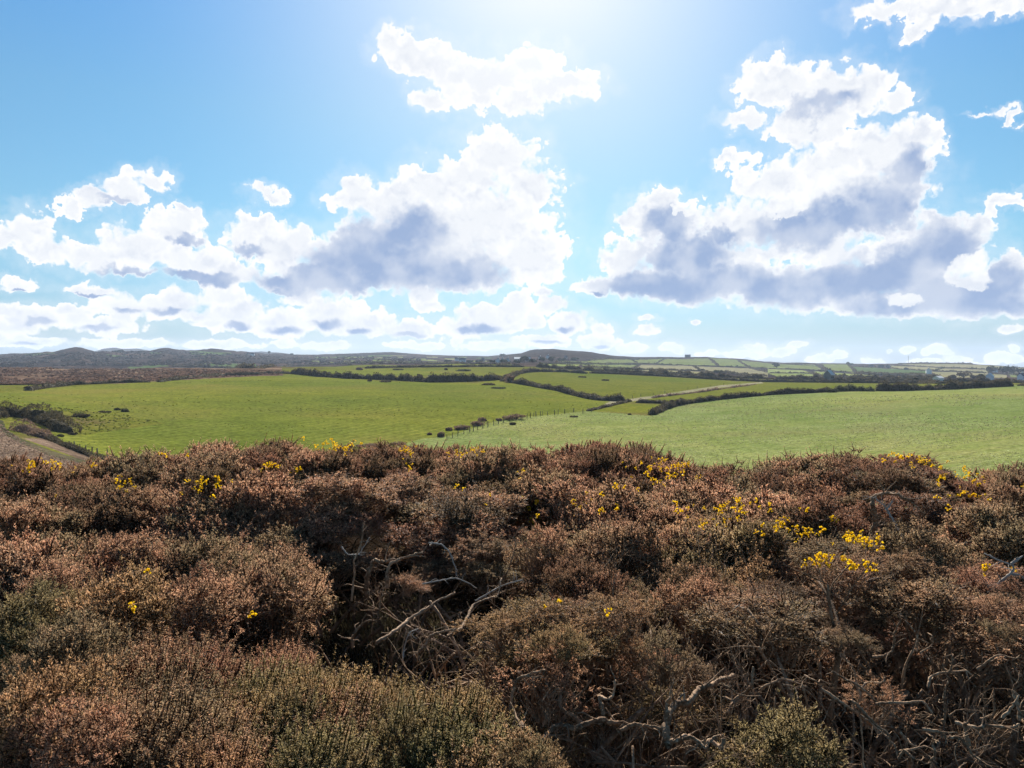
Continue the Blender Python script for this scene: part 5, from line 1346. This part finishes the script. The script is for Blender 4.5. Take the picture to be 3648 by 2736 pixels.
limb('limb', L_(DZ, (480,450),(540,370),(590,300),(640,285),(740,250)), 'short stout limb at the foot of the centre hollow', 20, 4.9, taper=.6)
limb('limb', L_(DZ, (1065,890),(1085,790),(1110,690),(1150,590),(1200,550),(1290,530),(1320,515)), 'upright curved stem carrying the small gorse ball at lower centre', 22, 4.1, taper=.45)
limb('limb', L_(DZ, (1065,890),(1110,850),(1165,815)), 'stub of a sawn limb at the foot of the curved stem', 18, 4.05, taper=.9)
limb('limb', L_(DZ, (400,460),(405,380),(440,270),(495,258)), 'thin hooked pale twig in the centre hollow', 9, 4.9, SILVER)
limb('limb', L_(EZ, (60,1060),(85,900),(100,790),(140,690),(148,560)), 'slim upright stem at the left of the dark branch hollow', 12, 6.2)
limb('limb', L_(EZ, (160,1010),(170,900),(200,810),(240,800),(300,790),(420,770),(540,740)), 'dark stout trunk leaning through the branch hollow', 30, 6.3, taper=.4)
limb('limb', L_(EZ, (300,980),(310,880),(330,800),(400,780)), 'dark upright stem in the branch hollow', 24, 6.2, taper=.6)
limb('limb', L_(EZ, (10,700),(60,750),(110,760),(150,700),(190,650)), 'pale twig crossing the top of the branch hollow', 8, 6.6, SILVER)
limb('limb', L_(EZ, (570,675),(640,700),(700,745),(740,830),(750,870)), 'forked pale stem in the middle of the branch hollow', 10, 6.5, SILVER)
limb('limb', L_(EZ, (1020,1000),(1030,940),(1080,850),(1130,700),(1120,650),(1180,560)), 'thin upright stem right of the branch hollow', 10, 6.2)
limb('limb', L_(EZ, (870,1060),(960,1010),(1020,985),(1100,940),(1180,925)), 'pale long twig beside the brown gorse at centre', 10, 5.7, SILVER)
limb('fallen_limb', L_(DZ, (1180,920),(1160,870),(1210,930),(1300,980),(1400,920),(1500,890),(1640,855),(1760,850),(1790,880)), 'black fallen limb lying across the lower middle', 36, [3.75, 4.1], taper=.75, cat='fallen limb')
limb('fallen_limb', L_(DZ, (1570,870),(1500,810),(1440,750),(1420,690),(1400,640)), 'dark bent root rising from the black fallen limb', 26, 4.2, taper=.6, cat='fallen limb')
limb('fallen_limb', L_(DZ, (1800,885),(1860,890),(1960,895),(2080,905),(2110,940)), 'grey fallen limb continuing right of the black one', 24, 4.0, cat='fallen limb', taper=.7)
def AZ_(x, y): return 1900 + x / 2.4578, 2300 + y / 2.4578
limb('limb', L_(AZ_, (1180,860),(1165,720),(1185,600),(1250,540),(1340,480),(1430,400),(1520,330),(1640,290),(1760,280)), 'thickest bare limb slanting up to the right at lower right', 40, [3.7, 4.5], taper=.6)
limb('limb', L_(AZ_, (1180,870),(1170,760),(1160,640),(1160,520),(1175,440)), 'upright stem beside the thickest bare limb', 24, 3.8, taper=.6)
limb('limb', L_(AZ_, (1700,610),(1740,540),(1790,490),(1870,430),(1900,300),(1915,190)), 'crooked limb right of the thickest bare limb', 26, 4.2, taper=.55)
limb('limb', L_(AZ_, (1210,870),(1260,830),(1340,815),(1420,830),(1500,855),(1580,885),(1640,840),(1670,790)), 'sunlit snaking limb left of the big olive bush at the bottom', 26, 3.5, taper=.8)
limb('limb', L_(AZ_, (600,600),(610,520),(600,450),(640,430),(720,425),(735,310)), 'pale broken stump among the lower middle limbs', 20, 4.0, BARK, taper=.6)
limb('limb', L_(AZ_, (1350,370),(1360,300),(1355,180),(1380,80),(1440,40)), 'upright stem below the large pink-topped mound', 18, 4.7, taper=.6)
limb('limb', L_(AZ_, (650,250),(645,170),(690,110),(740,180),(740,280)), 'two thin stems under the round olive gorse ball', 14, 4.8, taper=.7)
for img, lab, w, r in (
    (L_(CZ, (970,530),(1040,570),(1110,600),(1200,680),(1270,760),(1390,840),(1480,900),(1570,965)), 'long thin branch slanting down right through the tangle', 12, 4.2),
    (L_(CZ, (920,660),(1000,710),(1100,760),(1200,850),(1290,920),(1340,990),(1370,1060)), 'lichened branch running down into the tangle', 15, 4.0),
    (L_(CZ, (1080,720),(1150,770),(1240,850),(1310,910),(1350,1000)), 'stout pale-barked branch low in the tangle', 18, 3.8),
    (L_(CZ, (1160,640),(1230,640),(1290,600),(1330,575)), 'short curved branch in the tangle under the flat sprig', 14, 4.3),
    (L_(CZ, (1120,740),(1145,680),(1130,600),(1110,540),(1080,480),(1030,420)), 'upright crooked branch in the middle of the tangle', 13, 4.3),
    (L_(CZ, (1230,440),(1300,420),(1350,390),(1360,330),(1350,270),(1400,190),(1430,150)), 'reddish branch curving up out of the tangle', 16, 4.7),
    (L_(CZ, (1520,400),(1530,320),(1500,260),(1420,190)), 'thin upright branch beside the reddish curved one', 11, 4.8),
    (L_(CZ, (1540,400),(1590,350),(1620,290),(1600,280)), 'short pale branch tip in the upper tangle', 8, 4.8),
    (L_(CZ, (1570,620),(1640,580),(1720,550),(1830,540),(1885,560)), 'pale branch with a bent tip on the right of the tangle', 15, 4.3),
    (L_(CZ, (1745,545),(1740,480),(1745,410),(1700,440)), 'white upright twig standing on the bent-tip branch', 10, 4.3),
    (L_(CZ, (1270,750),(1330,730),(1420,740),(1540,730),(1600,790),(1580,850),(1640,880)), 'sunlit knobbly branch across the tangle', 14, 4.0),
    (L_(CZ, (1660,860),(1690,790),(1690,690),(1720,600),(1715,560)), 'upright reddish branch at the right of the tangle', 16, 4.0),
    (L_(CZ, (1690,800),(1780,790),(1840,780),(1890,785)), 'thin horizontal thorny twig at the right', 8, 4.0),
    (L_(CZ, (1790,865),(1880,870),(1980,880),(2100,890),(2220,905)), 'thick pale branch lying level at the right edge', 20, 3.7),
    (L_(CZ, (1970,860),(2010,790),(2030,700),(2025,660)), 'upright branch rising from the level one at the right', 14, 3.9),
    (L_(CZ, (2070,830),(2140,770),(2230,710)), 'stout branch slanting up at the right edge', 17, 3.7),
    (L_(CZ, (2190,850),(2170,760),(2150,680),(2160,620)), 'curved upright branch at the far right', 16, 3.9),
    (L_(CZ, (1560,910),(1640,930),(1720,960),(1800,1000),(1880,1070),(1960,1120),(2040,1160)), 'long pale branch arching down to the bottom right corner', 18, 3.3),
    (L_(CZ, (1600,1130),(1605,1050),(1605,990),(1580,930),(1560,910)), 'hooked branch end at the start of the long arching one', 14, 3.35),
    (L_(CZ, (1425,1045),(1490,1010),(1550,995),(1605,990)), 'short sunlit branch joined to the hooked one', 14, 3.4),
    (L_(CZ, (1425,915),(1460,960),(1520,1020),(1590,1060)), 'thin branch pointing up left of the hooked one', 12, 3.5),
    (L_(CZ, (1400,1110),(1440,1050),(1490,1070),(1550,1150)), 'forked twig at the bottom of the tangle', 12, 3.2),
    (L_(CZ, (1880,1040),(1870,970),(1850,900),(1820,870)), 'curved trunk below the level branch', 22, 3.5),
    (L_(CZ, (1920,510),(1970,460),(2050,420),(2140,425)), 'pale branch at the right edge under the hanging sprig', 12, 4.6),
    (L_(CZ, (480,640),(540,600),(640,580),(740,610),(830,640)), 'mossy limb left of the tangle', 16, 4.3),
    (L_(CZ, (650,600),(740,650),(720,690)), 'short mossy twig with a drooping tip', 10, 4.2),
    (L_(CZ, (830,790),(810,690),(790,620),(790,565)), 'upright lichened twig left of the tangle', 12, 4.2),
    (L_(CZ, (790,565),(850,575),(910,600),(960,620)), 'thin curved twig on top of the lichened one', 8, 4.2),
    (L_(CZ, (500,530),(560,490),(640,520),(740,520),(830,525)), 'long thin twig under the large pink-topped mound', 9, 4.5),
    (L_(CZ, (0,990),(60,970),(120,990),(180,1005),(230,970),(260,930)), 'rough limb end beside the big olive bush', 18, 3.45),
    (L_(CZ, (205,230),(215,150),(240,90),(250,60)), 'small forked bare stem in the shade at right', 9, 5.4),
    (L_(CZ, (280,640),(330,650),(360,690),(420,680),(500,690)), 'grey crooked twig above the big olive bush', 11, 4.0)):
    limb('branch', img, lab, w, r, taper=.38)

# tangles of dead stems filling the open hollows
rgt = np.random.default_rng(31)
def in_gap(P):
    px, py = project(P); return [bool(inpoly(np.array([float(px)]), np.array([float(py)]), g)[0]) for g in GAPS]
cnt = 0
HOLL = [('dark branch hollow in the middle of the bank', 0), ('bare tangle at lower right', 1), ('dark hollow under the arched trunk', 2), ('dark gap behind the white forked branch', 3)]
tang = {}
for k in range(4000):
    r = rgt.uniform(3.0, 11.0); a = rgt.uniform(-.62, .62); X, Y = math.sin(a) * r, math.cos(a) * r
    gz = float(ground_z(np.array(X), np.array(Y))); zz = float(canopy(np.array(X), np.array(Y))) - .25
    P = np.array([X, Y, zz]); g = in_gap(P)
    if not any(g): continue
    gi = g.index(True)
    tang.setdefault(gi, [])
    if len(tang[gi]) < (46, 90, 8, 10)[gi]: tang[gi].append((X, Y, gz))
for gi, lst in tang.items():
    c = np.mean(np.array(lst), 0)
    root = empty('dead_bush', c, 'bare dead gorse stems filling the ' + HOLL[gi][0], 'dead bush')
    for (X, Y, gz) in lst:
        o = link('stem', (BRS + BRS + BR)[rgt.integers(0, 23)], root, np.array([X, Y, gz + rgt.uniform(-.05, .45)]) - c)
        s = rgt.uniform(.75, 1.35); o.scale = (s, s, s * rgt.uniform(.7, 1.0)); o.rotation_euler = (rgt.normal(0, .55), rgt.normal(0, .55), rgt.uniform(0, 6.28))

# litter of dead twigs and dry grass on the soil
def litter():
    rg = np.random.default_rng(41); n = 26000
    r = np.sqrt(rg.uniform(2.3 ** 2, 13.0 ** 2, n)); a = rg.uniform(-.72, .72, n)
    keep = rg.uniform(0, 1, n) < np.clip(9.0 / r, .4, 1); r, a = r[keep], a[keep]; n = len(r)
    X, Y = np.sin(a) * r, np.cos(a) * r; Zg = ground_z(X, Y); B = np.stack([X, Y, Zg + rg.uniform(.0, .16, n)], -1)
    d = unit(np.stack([rg.normal(0, 1, n), rg.normal(0, 1, n), rg.normal(0, .25, n)], -1)); L = rg.uniform(.06, .32, n)[:, None]; s = unit(np.cross(d, rg.normal(0, 1, (n, 3)))) * rg.uniform(.0015, .004, (n, 1))
    m = B + d * L * .5 + rg.normal(0, .02, (n, 3)); e = B + d * L
    v = np.stack([B - s, B + s, m + s, m - s, e], 1).reshape(-1, 3); i = np.arange(n)[:, None] * 5
    o = link('litter', mesh_np('litter', v, [i + np.array([[0, 1, 2, 3]]), i + np.array([[3, 2, 4]])], [LITTER])); tag(o, 'dark litter of dead gorse twigs on the soil below the bushes', 'litter', None, 'stuff')
    n = 5200; t = rg.uniform(0, 1, n)
    X = []; Y = []
    for k in range(n):
        q = rg.integers(0, 3); ox, oy = ((1780 + rg.normal(0, 220), 2690 + rg.normal(0, 60)), (2380 + rg.normal(0, 130), 2700 + rg.normal(0, 50)), (1400 + rg.normal(0, 170), 2230 + rg.normal(0, 70)))[q]
        p = ray(ox, oy); h = -2.95 / p[2]; X.append(p[0] * h); Y.append(p[1] * h)
    X, Y = np.array(X), np.array(Y); B = np.stack([X, Y, ground_z(X, Y)], -1); L = rg.uniform(.18, .55, n)[:, None]
    d = unit(np.stack([rg.normal(0, .35, n), rg.normal(0, .35, n), np.ones(n)], -1)); s = unit(np.cross(d, rg.normal(0, 1, (n, 3)))) * .0022
    m = B + d * L * .55; e = B + d * L + np.stack([rg.normal(0, .09, n), rg.normal(0, .09, n), -abs(rg.normal(0, .05, n))], -1)
    v = np.stack([B - s, B + s, m + s * .8, m - s * .8, e], 1).reshape(-1, 3); i = np.arange(n)[:, None] * 5
    o = link('dry_grass', mesh_np('dry_grass', v, [i + np.array([[0, 1, 2, 3]]), i + np.array([[3, 2, 4]])], [DRY])); tag(o, 'thin dry grass growing between the bare limbs', 'grass', None, 'stuff')
litter()
SC.cycles.max_bounces = 6; SC.cycles.diffuse_bounces = 2; SC.cycles.glossy_bounces = 1
SC.cycles.transmission_bounces = 3; SC.cycles.volume_bounces = 0; SC.cycles.transparent_max_bounces = 4
SC.cycles.caustics_reflective = False; SC.cycles.caustics_refractive = False
SC.cycles.use_denoising = True
